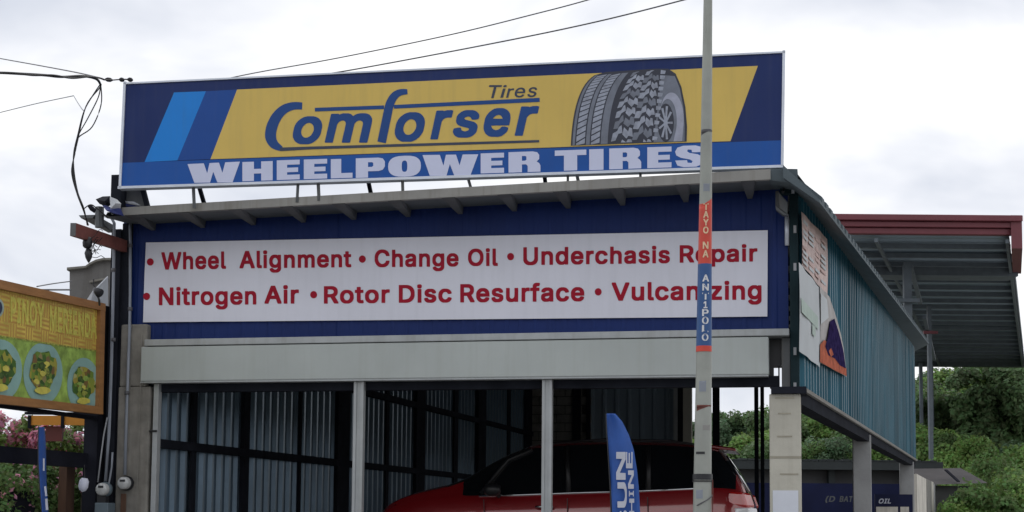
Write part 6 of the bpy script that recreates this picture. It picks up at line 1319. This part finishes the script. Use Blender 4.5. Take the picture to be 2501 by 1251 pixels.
mb = MB(); c = fr.pt((q[0][0] + q[1][0]) / 2, q[0][1] + .1, 1.02); mb.beam(c, c + Vector((-.25, .4, .35)), .12, .03); mb.build('roof_patch', M['dark_board'], sh)
# boundary wall continuing behind the teal wall
bwl = empty('boundary_wall', RW.pt(REND + 1, FZ), 'pale rendered boundary wall in stepped sections beyond the teal wall', 'wall')
for (x0, x1, y, m) in ((2240, 2263, 1158, 'fence'), (2264, 2276, 1170, 'block'), (2276, 2281, 1176, 'fence'), (2283, 2290, 1182, 'pillar_grey')):
    sa = RW.at(x0, 1220, .1)[0]; sb_ = RW.at(x1, 1220, .1)[0]; z0_ = RW.at(x0, y, .1)[1]; mb = MB(); mb.box(RW, sa, sb_ - .03, FZ - .3, z0_, -.1, .1); mb.build('wall_section', M[m], bwl)

# ------------------------------------------------------------ covered court with red fascia
Y1 = 46.0
t0 = P(2066, 568, Y1); zr0 = t0.z
ct_ = empty('covered_court', Vector((P(2300, 700, 60).x, 60, FZ)), 'tall open covered court with red fascia and corrugated roof seen from below', 'building')
xl, xr = P(2000, 568, Y1).x, P(2464, 565, Y1).x
# far edge from its picture height
farR = Pz(2500, 885, zr0); Y2 = farR.y; print('court depth', Y1, Y2, 'h', zr0)
def cr_pt(u, v, dz=0):   # u across, v depth
    a = Vector((lerp(xl, xr, u), Y1, zr0 + dz)); far_l = Pz(2236, 880, zr0); b = Vector((lerp(far_l.x - .5, farR.x, u), Y2, zr0 + dz)); return a.lerp(b, v)
NC = 6
for k in range(NC):
    mb = MB(); vs = []; m_ = 0
    NRB = 9
    vv = []
    for r_ in range(NRB):
        for pu, ph in ((0, 0), (.35, 0), (.5, 1), (.8, 1), (.95, 0)): vv.append(((k + (r_ + pu) / NRB) / NC, ph * .09))
    vv.append(((k + 1) / NC, 0)); m_ = len(vv)
    vs = [cr_pt(u, v, h) for u in (0, 1) for v, h in vv]
    mb.add(vs, [(j, j + 1, m_ + j + 1, m_ + j) for j in range(m_ - 1)]); mb.build('roof_sheet', M['court_sheet'], ct_)
for k in range(1, 22):
    v = k / 22; mb = MB(); mb.beam(cr_pt(0, v, -.10), cr_pt(1, v, -.10), .12, .16); mb.build('purlin', M['court_steel'], ct_)
v = .165; mb = MB(); mb.beam(cr_pt(-.1, v, -.25), cr_pt(1, v, -.25), 1.1, .30); mb.build('cross_beam', M['court_steel'], ct_)
for u in (.30, .99):
    mb = MB(); mb.beam(cr_pt(u, .0, -.24), cr_pt(u, 1, -.24), .10, .12); mb.build('rafter', M['court_steel'], ct_)
mb = MB(); mb.add([(xl - 3, Y1 - 2, ground_z(xl, Y1) + .05), (farR.x + 4, Y1 - 2, ground_z(xr, Y1) + .05), (farR.x + 8, Y2, ground_z(xr, Y2) + .9), (xl - 3, Y2, ground_z(xl, Y2) + .9)], [(0, 1, 2, 3)]); mb.build('court_bounce_floor', M['concrete_slab'], ct_)  # pale floor added below the court to bounce light up onto its roof
# fascia: three stepped mouldings along the front edge, returned down the right side
fo = Frame((xl, Y1), (1, 0)); w_ = xr - xl
ztf = fo.at(2200, 528)[1]; zbf = zr0 - .02
hh = (ztf - zbf)
mb = MB(); mb.box(fo, -2, w_ + .35, zbf + hh * .66, ztf, -.2, .30); mb.build('fascia_moulding', M['court_red'], ct_, bevel=.02)
mb = MB(); mb.box(fo, -2, w_ + .22, zbf + hh * .33, zbf + hh * .66 - .01, -.2, .16); mb.build('fascia_moulding', M['court_red'], ct_, bevel=.02)
mb = MB(); mb.box(fo, -2, w_ + .12, zbf - .02, zbf + hh * .33 - .01, -.2, .05); mb.build('fascia_moulding', M['court_red'], ct_, bevel=.02)
p0 = cr_pt(1, 0); p1 = cr_pt(1, .16); mb = MB(); mb.hexa([p0 + Vector((0, -.2, -.5)), p0 + Vector((.35, -.2, -.5)), p1 + Vector((.3, 0, -.25)), p1 + Vector((0, 0, -.25)), p0 + Vector((0, -.2, hh)), p0 + Vector((.35, -.2, hh)), p1 + Vector((.3, 0, .3)), p1 + Vector((0, 0, .3))]); mb.build('side_fascia', M['court_red'], ct_)
mb = MB(); mb.beam(cr_pt(1, .16, -.05), cr_pt(1, 1, -.05), .14, .35); mb.build('verge', M['court_steel'], ct_)
mb = MB(); mb.beam(cr_pt(-.1, 1, -.12), cr_pt(1.0, 1, -.12), .5, .34); mb.build('end_beam', M['court_steel'], ct_)
for (x0, x1, Yc, yt, yb_) in ((2207, 2226, 50, 600, None), (2246, 2253, Y2 - 1, 872, None), (2266, 2279, Y2 - 1, 872, None), (2266, 2275, 60, 760, None)):
    fr = Frame((0, Yc), (1, 0)); a, b = fr.at(x0, yt)[0], fr.at(x1, yt)[0]; mb = MB(); mb.box(fr, a, b, ground_z(a, Yc) - .2, zr0 - .2, -.2, 0); mb.build('column', M['court_steel'], ct_)
fr = Frame((0, 50), (1, 0)); q0, q1 = fr.at(2190, 733, .3), fr.at(2247, 733, .3); mb = MB(); mb.box(fr, q0[0], q1[0], q0[1] - .06, q0[1] + .06, .1, .3); mb.build('cross_piece', M['court_steel'], ct_)
q0 = fr.at(2196, 570); 
mb = MB(); mb.beam(P(2196, 572, 49), P(2212, 620, 50.5), .12, .12); mb.build('brace', M['court_steel'], ct_)
mb = MB(); mb.beam(P(2224, 650, 50), P(2248, 740, 55), .14, .14); mb.beam(P(2258, 775, 58), P(2282, 878, 66), .14, .14); mb.build('brace', M['court_steel'], ct_)
mb = MB(); mb.beam(P(2255, 812, 60), P(2290, 812, 60), .12, .12); mb.build('red_tie', M['court_red'], ct_)
print('OBJ', len(bpy.data.objects))
